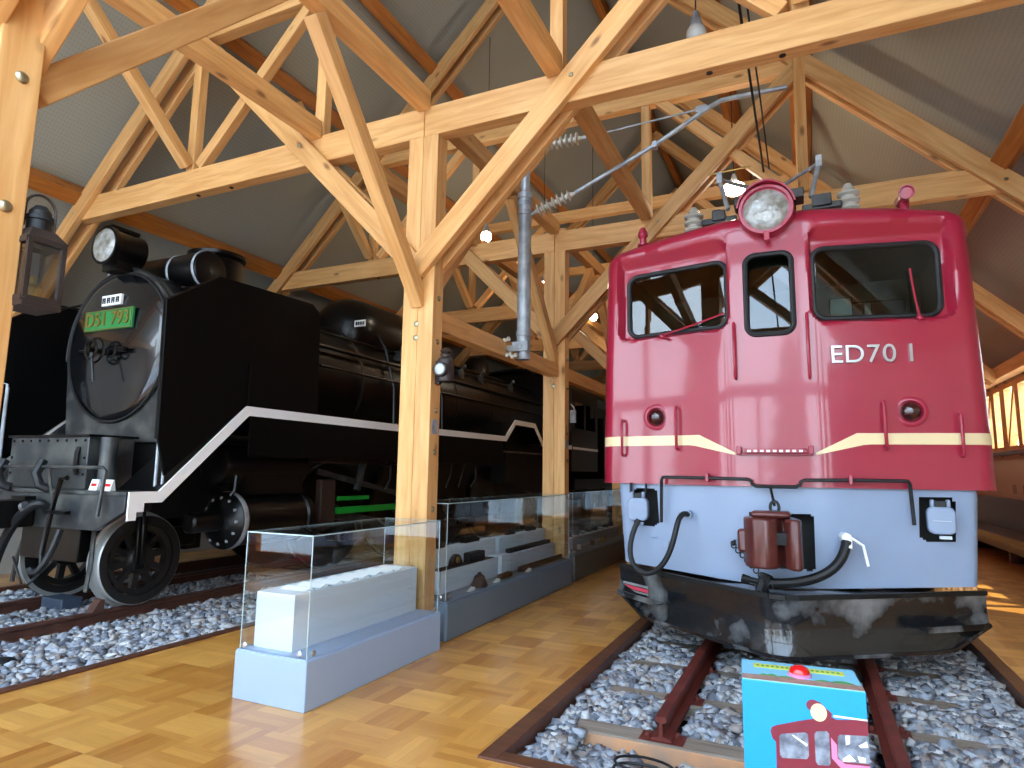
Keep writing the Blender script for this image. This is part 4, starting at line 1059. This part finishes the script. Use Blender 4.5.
for s in (-1, 1): tr.box(XD+s*.40-.03, XD+s*.40+.03, 3.95, 5.0, .55, .75); tr.tube([(XD+s*.68, 4.2, .95), (XD+s*.68, 4.22, .45)], .018, 6); tr.box(XD+s*.66-.015, XD+s*.66+.015, 4.16, 4.26, .4, .9)
tr.box(XD-.45, XD+.45, 3.75, 3.9, .5, .83); tr.box(XD-.4, XD+.4, 4.9, 5.1, .5, .95)
tr.build('leading_truck', M['steamblack'], steam, bevel=.01)
gd = MB()
for s in (-1, 1): gd.tube([(XD+s*.5, 3.85, .83), (XD+s*.57, 3.8, .5), (XD+s*.57, 3.78, .25)], .02, 6); gd.tube([(XD+s*.3, 3.62, .52), (XD+s*.05, 3.58, .3)], .012, 6)
gd.build('rail_guard', M['boxgrey'], steam)
for s in (-1, 1):
    x = XD+s*1.06
    cy = MB().lathe([(.08, -.4), (.1, -.38), (.1, -.06), (.2, -.04), (.26, 0), (.29, .02), (.29, .1), (.27, .12), (.27, .95), (.29, .97), (.29, 1.05), (.2, 1.1)], (x, 4.78, .84), (0,1,0), 36).build('cylinder', K, steam)
    q = MB().lathe([(.292, .03), (.296, .04), (.296, .08), (.292, .09)], (x, 4.78, .84), (0,1,0), 36, caps=False)
    for i in range(12): a = 2*PI*i/12; q.tube([(x+.23*math.cos(a), 4.75, .84+.23*math.sin(a)), (x+.23*math.cos(a), 4.8, .84+.23*math.sin(a))], .015, 6)
    q.build('cylinder_ring', M['galv'], cy)
    q = MB().lathe([(.1, -.1), (.2, -.05), (.22, 0), (.22, 1.1), (.1, 1.2)], (x-s*.05, 4.72, 1.4), (0,1,0), 24); q.box(x-.2, x+.15, 4.9, 5.75, 1.1, 1.5); q.tube([(x+.2, 4.75, 1.3), (x+.22, 4.72, 1.15), (x+.19, 4.7, 1.1)], .018, 6)
    q.build('valve_chest', K, cy)
    for i in range(4):
        y = 6.95+i*1.55
        w = MB().lathe([(.12, .05), (.5, .02), (.6, .05), (.7, .05), (.7, -.04), (.73, -.05), (.73, -.07), (.6, -.07)], (XD+s*.56, y, RT+.7), (s,0,0), 40); w.lathe([(.1, .14), (.14, .1), (.16, 0)], (XD+s*.58, y, RT+.7), (s,0,0), 20); w.tube([(XD+s*.6, y, RT+.42), (XD+s*.9, y, RT+.42)], .06, 12)
        w.build('driving_wheel', M['steamblack'], steam)
    w = spoked(XD+s*.575, 13.75, .43, .12, 10, steam, M['steamblack'], s)
    r_ = MB(); r_.bar((XD+s*.82, 6.85, RT+.42), (XD+s*.82, 11.7, RT+.42), .05, .12); r_.bar((XD+s*.92, 6.3, .86), (XD+s*.92, 8.5, RT+.42), .05, .12); r_.bar((XD+s*1.0, 6.2, 1.35), (XD+s*.95, 8.5, .95), .04, .07); r_.tube([(XD+s*1.0, 7.2, 1.75), (XD+s*1.0, 7.0, 1.1)], .05, 8)
    r_.build('side_rod', M['boxgrey'], steam, smooth=False)
    g_ = MB(); g_.box(XD+s*1.12-.015, XD+s*1.12+.015, 6.48, 7.1, .985, 1.035); g_.box(XD+s*1.12-.015, XD+s*1.12+.015, 6.46, 7.8, .82, .9)
    g_.build('crosshead_guide', M['rodgreen'], steam, smooth=False)
    g_ = MB(); g_.box(XD+s*1.04, XD+s*1.14, 6.15, 6.42, .72, 1.25); g_.box(XD+s*1.0-.05, XD+s*1.0+.05, 6.0, 7.6, 1.45, 1.52); g_.build('motion_bracket', M['rust'], steam, bevel=.02)
    pm = MB()
    for i in range(7): pm.tube([(XD+s*1.25, 7.4+i*.42, 1.9), (XD+s*1.25, 7.4+i*.42, 1.25+.1*(i % 3)), (XD+s*1.1, 7.5+i*.42, 1.1)], .015, 6)
    pm.tube([(XD+s*1.3, 5.9, 1.75), (XD+s*1.3, 13.8, 1.75)], .02, 6); pm.tube([(XD+s*1.3, 5.9, 1.6), (XD+s*1.3, 10.8, 1.58)], .016, 6)
    pm.build('underboard_pipe', M['boxgrey'], steam)
MB().box(XD-.5, XD+.5, 4.4, 16.5, .85, 1.75).build('main_frame', M['blackmatte'], steam, smooth=False)
MB().box(XD-.95, XD+.95, 11.8, 14.6, 1.15, 2.3).build('firebox', M['blackmatte'], steam, smooth=False)
# cab and tender
cab = MB()
ro = [(XD-1.4, 3.35), (XD-1.25, 3.62), (XD-.7, 3.82), (XD, 3.88), (XD+.7, 3.82), (XD+1.25, 3.62), (XD+1.4, 3.35)]
cab.prism([(a, b+.04) for a, b in ro]+[(a, b) for a, b in ro[::-1]], 'y', 14.2, 17.2)
for s in (-1, 1):
    x = XD+s*1.385; cab.box(x-.012, x+.012, 14.5, 16.6, 1.4, 2.45); cab.box(x-.012, x+.012, 14.5, 14.75, 2.45, 3.4); cab.box(x-.012, x+.012, 15.45, 15.6, 2.45, 3.4); cab.box(x-.012, x+.012, 16.4, 16.6, 2.45, 3.4); cab.box(x-.012, x+.012, 14.75, 16.4, 3.1, 3.4)
cab.prism([(XD-1.37, 1.4), (XD+1.37, 1.4), (XD+1.37, 3.35), (XD+.7, 3.8), (XD-.7, 3.8), (XD-1.37, 3.35)], 'y', 14.5, 14.53)
cab.build('cab', K, steam, smooth=False)
MB().box(XD+1.4, XD+1.408, 14.6, 16.6, 1.93, 1.99).build('cab_stripe', M['white'], steam, smooth=False)
q = MB(); q.tube([(XD+1.42, 14.4, 3.0), (XD+1.5, 14.4, 2.9), (XD+1.5, 14.4, 2.6)], .02, 6); q.box(XD+1.41, XD+1.55, 14.36, 14.4, 2.55, 2.85); q.build('wind_shield', M['galv'], steam, smooth=False)
td = MB().box(XD-1.38, XD+1.38, 17.3, 23.8, 1.2, 2.9); td.box(XD-.9, XD+.9, 17.5, 23.0, 2.9, 3.3); td.box(XD-.5, XD+.5, 17.3, 23.6, .6, 1.2)
td.build('tender', K, steam, bevel=.02)
MB().box(XD+1.38, XD+1.388, 17.4, 23.7, 1.93, 1.99).build('tender_stripe', M['white'], steam, smooth=False)
for y in (18.3, 20.0, 21.6, 23.0):
    for s in (-1, 1): MB().lathe([(.1, .08), (.4, .06), (.43, .06), (.43, -.05), (.46, -.06), (.1, -.06)], (XD+s*.56, y, RT+.43), (s,0,0), 28).build('tender_wheel', M['steamblack'], steam)
# things lying by the steam locomotive's track
tag(MB().box(-7.02, -6.68, 4.02, 4.22, -.09, .075).build('steel_block', M['bluegrey'], None, bevel=.01), 'dark blue grey steel block lying between the steam locomotive rails', 'block')
tag(MB().prism([(3.84, RT), (3.94, RT), (3.94, RT+.1), (3.9, RT+.1)], 'x', -6.02, -5.92).build('wheel_chock', M['railrust'], None, smooth=False), 'small brown wheel chock on the rail against the silver rimmed wheel', 'chock')
tag(MB().ball((-5.3, 2.82, -.035), .09, (1.2, 1, .5)).build('rubber_lump', M['rubber'], None), 'black rubber lump on the ballast at the left edge', 'lump')
cbp = [(-.78+.15*math.cos(a), 3.24+.1*math.sin(a)+.02*a/6, -.055+.004*a) for a in np.linspace(0, 4*PI, 40)]
tag(MB().tube(cbp, .007, 6).build('cable_coil', M['rubber'], None), 'thin black cable coiled on the ballast before the front sleeper', 'cable')

# ------------------------------------------------------------------ display cases
def case(nm, x0, x1, y0, y1, zb, zt, mb, lab, inset, dividers=(), bev=.006):
    t = thing('display_case', lab, 'display case', ((x0+x1)/2, (y0+y1)/2, 0), 'glass display cases')
    MB().box(x0, x1, y0, y1, 0, zb-.008).build('base', mb, t, smooth=False, bevel=bev)
    MB().box(x0+.008, x1-.008, y0+.008, y1-.008, zb-.008, zb).build('base_top', mb, t, smooth=False)
    a0, a1, b0, b1 = x0+.02, x1-inset, y0+inset, y1-.02; g = .007
    for q in ((a0, a1, b0, b0+g), (a0, a1, b1-g, b1), (a0, a0+g, b0+g, b1-g), (a1-g, a1, b0+g, b1-g)):
        MB().box(*q, zb, zt).build('glass_pane', M['clear'], t, smooth=False)
    MB().box(a0, a1, b0, b1, zt, zt+g).build('glass_top', M['clear'], t, smooth=False)
    for d in dividers: MB().box(a0+g, a1-g, d, d+g, zb, zt).build('glass_pane', M['clear'], t, smooth=False)
    ed = MB()
    for x in (a0, a1):
        for y in (b0, b1): ed.box(x-.0022, x+.0022, y-.0022, y+.0022, zb, zt+g)
    for y in (b0, b1): ed.box(a0, a1, y-.002, y+.002, zt, zt+g)
    for x in (a0, a1): ed.box(x-.002, x+.002, b0, b1, zt, zt+g)
    ed.build('glass_edge', M['gedge'], t, smooth=False)
    for x, y, ax in ((a1, b0+.05, (1,0,0)), (a1, b1-.05, (1,0,0)), (a0+.04, b0, (0,-1,0)), (a1-.05, b0, (0,-1,0))):
        MB().lathe([(.016, 0), (.018, .008), (.01, .014)], (x, y, zb+.025), ax, 14).build('fixing_knob', M['steel'], t)
    return t
case('a', -3.225, -2.66, 2.99, 4.47, .286, .98, M['casebase'], 'nearest glass display case on a pale grey base with a white plinth inside', .02)
case('b', -3.205, -2.72, 4.665, 7.725, .315, 1.10, M['casedark'], 'long middle glass display case on a slate grey base holding rusty railway parts', .04, (6.28,), .02)
case('c', -3.205, -2.75, 7.915, 10.9, .335, 1.11, M['case3'], 'farthest glass display case, its base running behind the crimson locomotive', .05, (9.6,), .02)
tag(MB().box(-3.17, -2.86, 3.08, 4.42, .286, .617).build('display_plinth', M['plinth'], None, smooth=False, bevel=.003), 'long white plinth inside the nearest glass case', 'plinth')
for i in range(8):
    y = 3.2+i*.145
    g = MB(); g.prism([(y, .6171), (y+.085, .6171), (y+.06, .634)], 'x', -3.1, -2.9)
    t = tag(g.build('label_card', M['card'], None, smooth=False), '%s white sloping card from the near end of the nearest case plinth' % ['first', 'second', 'third', 'fourth', 'fifth', 'sixth', 'seventh', 'eighth'][i], 'card', 'cards on the nearest case plinth')
    MB().box(-3.1, -2.9, y+.0851, y+.1, .6171, .6195).build('card_strip', M['ink'], t, smooth=False)  # thin black strip lying just behind each card
pls = [(-3.06, -2.935, 4.9, 6.05, .505, 'lower white step under the brown gear wheel in the middle case'), (-3.165, -3.065, 5.0, 6.24, .675, 'upper white step at the near end of the middle case'),
       (-3.06, -2.935, 6.33, 7.66, .5, 'lower white step under the long black bar in the middle case'), (-3.165, -3.065, 6.33, 7.66, .67, 'upper white step at the far end of the middle case'), (-3.06, -2.9, 6.06, 6.25, .52, 'small white block between the two steps of the middle case')]
for x0, x1, y0, y1, z, lab in pls:
    tag(MB().box(x0, x1, y0, y1, .315, z).build('display_step', M['plinth'], None, smooth=False, bevel=.003), lab, 'plinth', 'white steps in the middle case')
tag(MB().box(-3.165, -2.98, 8.02, 10.8, .335, .49).build('display_plinth', M['plinth'], None, smooth=False, bevel=.003), 'long white plinth inside the farthest glass case', 'plinth')
# exhibits
g = MB(); n = 24
g.prism([(5.3+(.1 if i % 2 else .088)*math.cos(PI*i/n), .512+(.1 if i % 2 else .088)*math.sin(PI*i/n)) for i in range(n+1)], 'x', -3.03, -2.99); 
t = tag(g.build('gear_segment', M['rust'], None), 'half round brown gear wheel on the lower step of the middle case', 'gear')
MB().lathe([(.03, 0), (.025, .015)], (-2.99, 5.3, .56), (1,0,0), 14).build('hub', M['brass'], t)
tag(MB().box(-3.05, -2.95, 4.92, 5.98, .5055, .512).build('backing_strip', M['ink'], None, smooth=False), 'black strip under the gear wheel and black box in the middle case', 'strip')
b = tag(MB().box(-3.04, -2.96, 5.5, 5.8, .5125, .60).build('relay_box', M['ink'], None, bevel=.004), 'black box standing beside the brown gear wheel in the middle case', 'box')
MB().box(-2.96, -2.955, 5.54, 5.76, .53, .58).build('cover', M['rubber'], b, smooth=False)
g = MB().lathe([(.07, 0), (.075, .02), (.06, .06), (.045, .1), (.02, .115), (.018, .13)], (-2.82, 5.42, .3155), (0,0,1), 20)
t = tag(g.build('rusty_bell', M['rust'], None), 'squat rusty bell shaped casting on the floor of the middle case', 'casting')
MB().lathe([(.078, .01), (.082, .018), (.078, .026)], (-2.82, 5.42, .3155), (0,0,1), 20, caps=False).build('rim', M['rust'], t)
tag(MB().box(-2.86, -2.8, 5.86, 6.12, .3155, .365).build('iron_block', M['rust'], None, bevel=.012), 'low rusty iron block on the floor of the middle case', 'block')
tag(MB().prism(rail_profile(0, .05, .05), 'y', 0, 1).build('rail_sample', M['rust'], None), 'long brown rail sample on the floor at the far end of the middle case', 'rail sample')
rs = bpy.data.objects['rail_sample']; rs.scale = (.6, 1.25, 1); rs.location = (-2.86, 7.05, .3405)
tag(MB().box(-3.03, -2.97, 6.42, 7.6, .5005, .545).build('black_bar', M['ink'], None, bevel=.004), 'long black bar on the lower step at the far end of the middle case', 'bar')
for (x, y, sx, sy, h, mt, nm, lab) in ((-3.11, 5.15, .06, .16, .05, 'rust', 'brake_shoe', 'brown brake shoe on the upper step of the middle case'), (-3.11, 5.75, .07, .3, .055, 'ink', 'black_case', 'low black case on the upper step of the middle case'),
        (-3.11, 6.7, .05, .2, .04, 'rust', 'fish_plate', 'thin brown fish plate on the upper step at the far end of the middle case'), (-3.11, 7.3, .05, .24, .05, 'ink', 'black_tin', 'flat black tin on the upper step at the far end of the middle case')):
    z = .6755 if y < 6.3 else .6705
    m_ = MB().box(x-sx/2, x+sx/2, y-sy/2, y+sy/2, z, z+h*.6); m_.box(x-sx*.35, x+sx*.35, y-sy*.4, y+sy*.4, z+h*.6, z+h)
    tag(m_.build(nm, M[mt], None, bevel=.005), lab, 'exhibit')
for i, (x, y, lab) in enumerate(((-2.79, 5.2, 'white caption card lying before the rusty bell'), (-2.79, 5.72, 'white caption card lying between the rusty bell and the iron block'), (-2.79, 6.5, 'white caption card lying before the brown rail sample'))):
    tag(MB().prism([(y-.05, .3155), (y+.05, .3155), (y+.05, .34), (y+.045, .345)], 'x', x-.02, x+.015).build('caption_card', M['card'], None, smooth=False), lab, 'card', 'caption cards in the middle case')
random.seed(11)
for i in range(9):
    y = 8.2+i*.3
    m_ = MB().box(-3.13, -3.02, y, y+.12, .4905, .497); m_.box(-3.11, -3.04, y+.02, y+.1, .497, .5+.03*(i % 3))
    tag(m_.build('name_plate', M['ink' if i % 2 else 'boxgrey'], None, smooth=False), '%s small dark plate from the near end of the farthest case plinth' % ['first', 'second', 'third', 'fourth', 'fifth', 'sixth', 'seventh', 'eighth', 'ninth'][i], 'plate', 'plates in the farthest case')
for i, (y, mt, lab) in enumerate(((8.5, 'card', 'white card before the plinth of the farthest case, nearest the middle case'), (9.1, 'rust', 'brown tag standing before the plinth of the farthest case'), (9.6, 'brass', 'brass token before the plinth of the farthest case'))):
    tag(MB().box(-2.93, -2.88, y, y+.05, .3355, .40).build('small_exhibit', M[mt], None, bevel=.004), lab, 'exhibit')

# ------------------------------------------------------------------ overhead line bracket
MX, MY = -2.729, 6.163
mast = thing('catenary_bracket', 'galvanised catenary mast pipe hung from the timber with an arm reaching over the crimson locomotive', 'bracket', (MX, MY, 2.57))
MB().lathe([(.073, 0), (.073, 1.85)], (MX, MY, 2.57), (0,0,1), 28).build('mast_pipe', M['galv'], mast)
MB().lathe([(.053, 1.85), (.053, 2.9)], (MX, MY, 2.57), (0,0,1), 24).build('upper_pipe', M['galv'], mast)
for z in (4.215, 4.32, 2.85): MB().lathe([(.074, -.026), (.083, -.022), (.083, .022), (.074, .026)], (MX, MY, z), (0,0,1), 28, caps=False).build('collar', M['galv'], mast)
MB().lathe([(.054, .0), (.084, .01), (.084, .07), (.054, .09)], (MX, MY, 4.373), (0,0,1), 24).build('collar', M['galv'], mast)
q = MB(); q.box(-2.918, -2.78, MY-.03, MY+.03, 2.665, 2.735); q.box(-2.82, -2.64, MY-.1, MY-.08, 2.65, 2.755); q.tube([(MX, MY-.11, 2.70), (MX, MY-.06, 2.70)], .03, 10); q.build('wall_clamp', M['galv'], mast, bevel=.004)
for x, y, z in ((-2.90, MY-.06, 2.79), (-2.86, MY-.09, 2.62), (-2.78, MY-.12, 2.595)): MB().lathe([(.011, -.044), (.027, -.035), (.027, -.018), (.014, 0), (.027, .018), (.027, .035), (.011, .044)], (x, y, z), (1, 0, .3), 12).build('cleat', M['porcelain'], mast)
def insul(a, b, n, par):
    a, b = Vector(a), Vector(b); L = (b-a).length; pr = [(.016, 0)]
    for i in range(n): h = L*(.06+.88*i/n); st = L*.88/n; pr += [(.03, h), (.07, h+st*.25), (.07, h+st*.42), (.03, h+st*.65)]
    pr += [(.016, L)]
    MB().lathe(pr, a, b-a, 18).build('insulator', M['porcelain'], par)
A0, A1 = (-2.606, MY, 4.215), (-2.144, MY, 4.353)
insul(A0, A1, 7, mast)
q = MB(); q.tube([(-2.659, MY, 4.19), A0], .018, 8); q.tube([A1, (-1.279, MY, 4.717), (-.704, MY, 5.016), (-.616, MY, 5.047), (-.511, MY, 5.047), (-.018, MY, 5.034)], .023, 12)
q.box(-1.3, -1.26, MY-.035, MY+.035, 4.68, 4.745); q.box(-.863, -.757, MY-.02, MY+.02, 4.963, 5.03); q.build('arm_tube', M['galv'], mast)
insul((-2.518, MY, 4.972), (-2.051, MY, 4.963), 7, mast)
MB().tube([(MX, MY, 4.98), (-2.518, MY, 4.972)], .012, 8).build('stay_link', M['galv'], mast)
q = MB(); q.tube([(-2.051, MY, 4.963), (-1.937, MY, 4.965)], .026, 8); q.tube([(-1.937, MY, 4.965), (-.81, MY, 5.002)], .01, 8); q.build('stay_rod', M['galv'], mast)
tag(MB().tube([(-.322, -.7, 4.955), (-.322, 3.5, 4.945), (-.326, MY, 4.98), (-.326, 20, 4.93)], .0115, 6).build('overhead_wire', M['rubber'], None), 'thicker black overhead wire running lengthwise over the crimson locomotive', 'wire')
tag(MB().tube([(-.264, 4.67, 4.885), (-.264, MY, 5.007), (-.264, 20, 4.91)], .008, 6).build('overhead_wire', M['rubber'], None), 'thin second overhead wire hanging right beside the thicker one', 'wire')

# ------------------------------------------------------------------ lamps on the posts
lt = thing('railway_lantern', 'square dark bronze railway lantern with a carrying hoop hung on the left edge post', 'lantern', (-2.85, 1.47, 2.0))
x0, x1, y0, y1, z0, z1 = -2.93, -2.78, 1.402, 1.53, 2.035, 2.278
fr = MB()
for x in (x0, x1):
    for y in (y0, y1): fr.box(x-.009, x+.009, y-.009, y+.009, z0, z1)
for z in (z0, z1):
    for y in (y0, y1): fr.box(x0, x1, y-.012, y+.012, z-.012, z+.012)
    for x in (x0, x1): fr.box(x-.012, x+.012, y0, y1, z-.012, z+.012)
fr.box(x0-.01, x1+.01, y0-.01, y1+.01, z0-.03, z0-.01)
fr.build('frame', M['lanternmetal'], lt, smooth=False)
rf = MB(); a, b_, c, d = x0-.012, x1+.012, y0-.012, y1+.012; cx, cy = (x0+x1)/2, (y0+y1)/2
rf.add([(a,c,z1+.01),(b_,c,z1+.01),(b_,d,z1+.01),(a,d,z1+.01),(cx-.045,cy-.045,z1+.06),(cx+.045,cy-.045,z1+.06),(cx+.045,cy+.045,z1+.06),(cx-.045,cy+.045,z1+.06)], [(0,1,5,4),(1,2,6,5),(2,3,7,6),(3,0,4,7),(4,5,6,7),(0,3,2,1)])
rf.build('roof', M['lanternmetal'], lt, smooth=False)
MB().lathe([(.044, .0), (.044, .045), (.05, .05), (.05, .066), (.04, .07), (.04, .088), (.022, .112)], (cx, cy, z1+.055), (0,0,1), 18).build('vent_cap', M['blackmatte'], lt)
MB().tube([(cx, cy-.058, z1+.07)]+[(cx, cy+.058*math.cos(PI-a), z1+.155+.06*math.sin(a)) for a in np.linspace(0, PI, 12)]+[(cx, cy+.058, z1+.07)], .006, 6).build('hoop', M['lanternmetal'], lt)
for q in ((x1-.002, x1+.002, y0+.01, y1-.01), (x0+.01, x1-.01, y0-.002, y0+.002), (x0+.01, x1-.01, y1-.002, y1+.002)):
    MB().box(*q, z0+.01, z1-.01).build('glass_pane', M['lglass'], lt, smooth=False)
MB().box(x0+.0, x0+.006, y0+.01, y1-.01, z0+.01, z1-.01).build('reflector', M['galv'], lt, smooth=False)
q = MB(); q.lathe([(.03, 0), (.035, .06), (.015, .08), (.015, .11)], (cx, cy, z0), (0,0,1), 14); q.build('burner', M['brass'], lt)
q = MB(); q.box(XM+.06, x0+.07, 1.395, 1.41, 2.2, 2.24); q.build('hook', M['lanternmetal'], lt, smooth=False)
ml = thing('marker_lamp', 'dark cylindrical marker lamp with a round milky lens on the middle post', 'lamp', (-2.74, 4.57, 2.12))
MB().lathe([(.066, 0), (.069, .01), (.069, .18), (.062, .195), (.044, .21), (.05, .23), (.036, .245), (.053, .265), (.018, .29)], (-2.742, 4.575, 2.12), (0,0,1), 24).build('body', M['lanternmetal'], ml)
o = MB().lathe([(.062, .03), (.062, -.02), (.056, -.025)], (-2.742, 4.50, 2.215), (0,1,0), 24).build('lens_tube', M['lanternmetal'], ml)
MB().lathe([(.057, -.012), (.045, -.025), (.022, -.032), (.001, -.034)], (-2.742, 4.50, 2.215), (0,1,0), 24).build('lens', M['lampwhite'], o)
MB().box(-2.832, -2.79, 4.555, 4.595, 2.1, 2.3).build('bracket', M['lanternmetal'], ml, smooth=False)

# ------------------------------------------------------------------ blue button box in front of the pit
TH = .093; W_, D_, H_ = .408, .262, .631
O_ = Vector((-.259, 2.615, 0)); ex = Vector((math.cos(TH), math.sin(TH), 0)); ey = Vector((-math.sin(TH), math.cos(TH), 0))
def BP(u, d, z): return O_+ex*u+ey*d+Vector((0,0,z))
box = thing('button_box', 'bright blue box with red push button on top and a printed crimson locomotive', 'box', BP(W_/2, D_/2, 0))
def bbox(u0, u1, d0, d1, z0, z1, mb=None):
    mb = mb or MB()
    return mb.add([BP(u0,d0,z0), BP(u1,d0,z0), BP(u1,d1,z0), BP(u0,d1,z0), BP(u0,d0,z1), BP(u1,d0,z1), BP(u1,d1,z1), BP(u0,d1,z1)], [(0,3,2,1),(4,5,6,7),(0,1,5,4),(1,2,6,5),(2,3,7,6),(3,0,4,7)])
bbox(0, W_, 0, D_, 0, H_).build('body', M['blue'], box, smooth=False, bevel=.002)
bbox(.002, W_-.002, .002, D_-.002, H_, H_+.003).build('top_board', M['lightblue'], box, smooth=False)
bbox(.002, W_-.002, .002, .06, H_+.003, H_+.0045).build('printed_track', M['brownprint'], box, smooth=False)
hm = MB()
for u0, u1, h in ((.06, .10, .02), (.085, .13, .03), (.12, .19, .018), (.25, .31, .02), (.30, .39, .03)):
    n = 9; hm.add([BP(u0+(u1-u0)*i/n, .06+h*math.sin(PI*i/n), H_+.005) for i in range(n+1)], [list(range(n+1))])
hm.build('printed_bushes', M['leafgreen'], box, smooth=False)
bbox(.045, .365, .165, .215, H_+.003, H_+.0045).build('printed_banner', M['yellow'], box, smooth=False)
hm = MB()
random.seed(5)
for i in range(17):
    if 7 <= i <= 9: continue
    u = .055+i*.0178; bbox(u, u+.011, .18, .20, H_+.0045, H_+.0052, hm)
hm.build('banner_characters', M['leafgreen'], box, smooth=False)
c_ = BP(.205, .105, H_+.003)
MB().lathe([(.042, 0), (.042, .008), (.036, .012)], c_, (0,0,1), 28).build('button_base', M['pink'], box)
MB().lathe([(.036, .01), (.036, .018), (.03, .03), (.018, .037), (.001, .039)], c_, (0,0,1), 28).build('push_button', M['buttonred'], box)
# printed picture on the front: thin layers (u to the right, v down from the top edge)
def fpoly(pts, lvl, mat, nm):
    mb = MB(); n = len(pts); o = -.0006*lvl
    mb.add([BP(u, o, H_-v) for u, v in pts]+[BP(u, -.0001, H_-v) for u, v in pts], [list(range(n)), list(range(n, 2*n))[::-1]]+[(i, n+i, n+(i+1) % n, (i+1) % n) for i in range(n)])
    return mb.build(nm, mat, box, smooth=False)
def circ(cu, cv, r, n=24, ry=None): return [(cu+r*math.cos(2*PI*i/n), cv+(ry or r)*math.sin(2*PI*i/n)) for i in range(n)]
S_ = .408/835
def px(*pts): return [((x-82)*S_, (y-160-.113*(x-80))*S_) for x, y in pts]
body_p = px((270, 530), (280, 500), (310, 486), (470, 452), (540, 440), (600, 430), (690, 425), (720, 440), (917, 436), (917, 1100), (300, 1100), (306, 600), (285, 580))
fpoly(body_p, 1, M['maroonprint'], 'printed_cab')
fpoly(px(*[(x, y) for x, y in ((700, 408), (917, 436), (917, 446), (700, 422))]), 1.6, M['card'], 'printed_roof_line')
fpoly(circ(*px((568, 345))[0], .022, ry=.02), 1.2, M['maroonprint'], 'printed_lamp_hood')
fpoly(px((560, 320), (610, 318), (690, 400), (680, 470), (600, 480)), 1.4, M['maroonprint'], 'printed_lamp_body')
fpoly(circ(*px((603, 392))[0], .0265, ry=.03), 2, M['cream'], 'printed_lamp_glass')
for pts in (((330, 560), (345, 545), (505, 530), (525, 545), (525, 690), (510, 712), (345, 710), (330, 690)), ((568, 540), (582, 522), (650, 518), (664, 535), (664, 735), (650, 752), (582, 748), (568, 728)), ((720, 555), (735, 540), (917, 545), (917, 730), (740, 722), (715, 690))):
    fpoly(px(*pts), 2, M['greyprint'], 'printed_window')
fpoly(px((675, 560), (712, 610), (712, 700), (760, 735), (917, 745), (917, 830), (760, 800), (675, 700)), 1.8, M['pink'], 'printed_front_panel')
for pts in (((770, 545), (800, 545), (795, 600), (770, 610)), ((850, 610), (905, 580), (910, 620), (865, 625)), ((745, 700), (790, 670), (830, 715), (745, 718)), ((840, 680), (890, 690), (890, 722), (850, 720)), ((415, 552), (425, 548), (518, 610), (515, 628))):
    fpoly(px(*pts), 2.6, M['card'], 'printed_glint')

# ------------------------------------------------------------------ daylight
sc = bpy.context.scene
w = bpy.data.worlds.new('sky'); sc.world = w; w.use_nodes = True; nt = w.node_tree
bg = nt.nodes['Background']; tc = nt.nodes.new('ShaderNodeTexCoord'); sx = nt.nodes.new('ShaderNodeSeparateXYZ'); cr = nt.nodes.new('ShaderNodeValToRGB')
nt.links.new(tc.outputs['Generated'], sx.inputs[0]); nt.links.new(sx.outputs[2], cr.inputs[0]); nt.links.new(cr.outputs[0], bg.inputs[0])
cr.color_ramp.elements[0].color = (.80, .90, 1.0, 1); cr.color_ramp.elements[1].color = (.42, .66, 1.0, 1)
bg.inputs[1].default_value = 10.0
def portal(x, y, z, sx_, sy_, rot):
    l = bpy.data.lights.new('daylight_portal', 'AREA'); l.shape = 'RECTANGLE'; l.size = sx_; l.size_y = sy_; l.cycles.is_portal = True
    o = bpy.data.objects.new('daylight_portal', l); C.objects.link(o); o.location = (x, y, z); o.rotation_euler = rot
portal(XM, YS-.25, 4.6, 12.6, 9.2, (PI/2, 0, PI))
portal(WR+.25, 17.2, 2.5, 19.5, 1.4, (PI/2, 0, PI/2))
sun = bpy.data.lights.new('sun', 'SUN'); sun.energy = 10; sun.angle = .01; sun.color = (1, .9, .74)
so = bpy.data.objects.new('sun', sun); C.objects.link(so)
so.rotation_euler = Vector((-.50, .25, -.74)).to_track_quat('-Z', 'Y').to_euler()

vs_ = sc.view_settings; vs_.view_transform = 'Standard'; vs_.look = 'None'; vs_.gamma = 1; vs_.use_curve_mapping = False; vs_.exposure = 0.0
sc.cycles.use_denoising = True; sc.cycles.max_bounces = 8; sc.cycles.transparent_max_bounces = 24; sc.cycles.diffuse_bounces = 3; sc.cycles.glossy_bounces = 4
sc.cycles.sample_clamp_indirect = 8; sc.cycles.caustics_reflective = False; sc.cycles.caustics_refractive = False
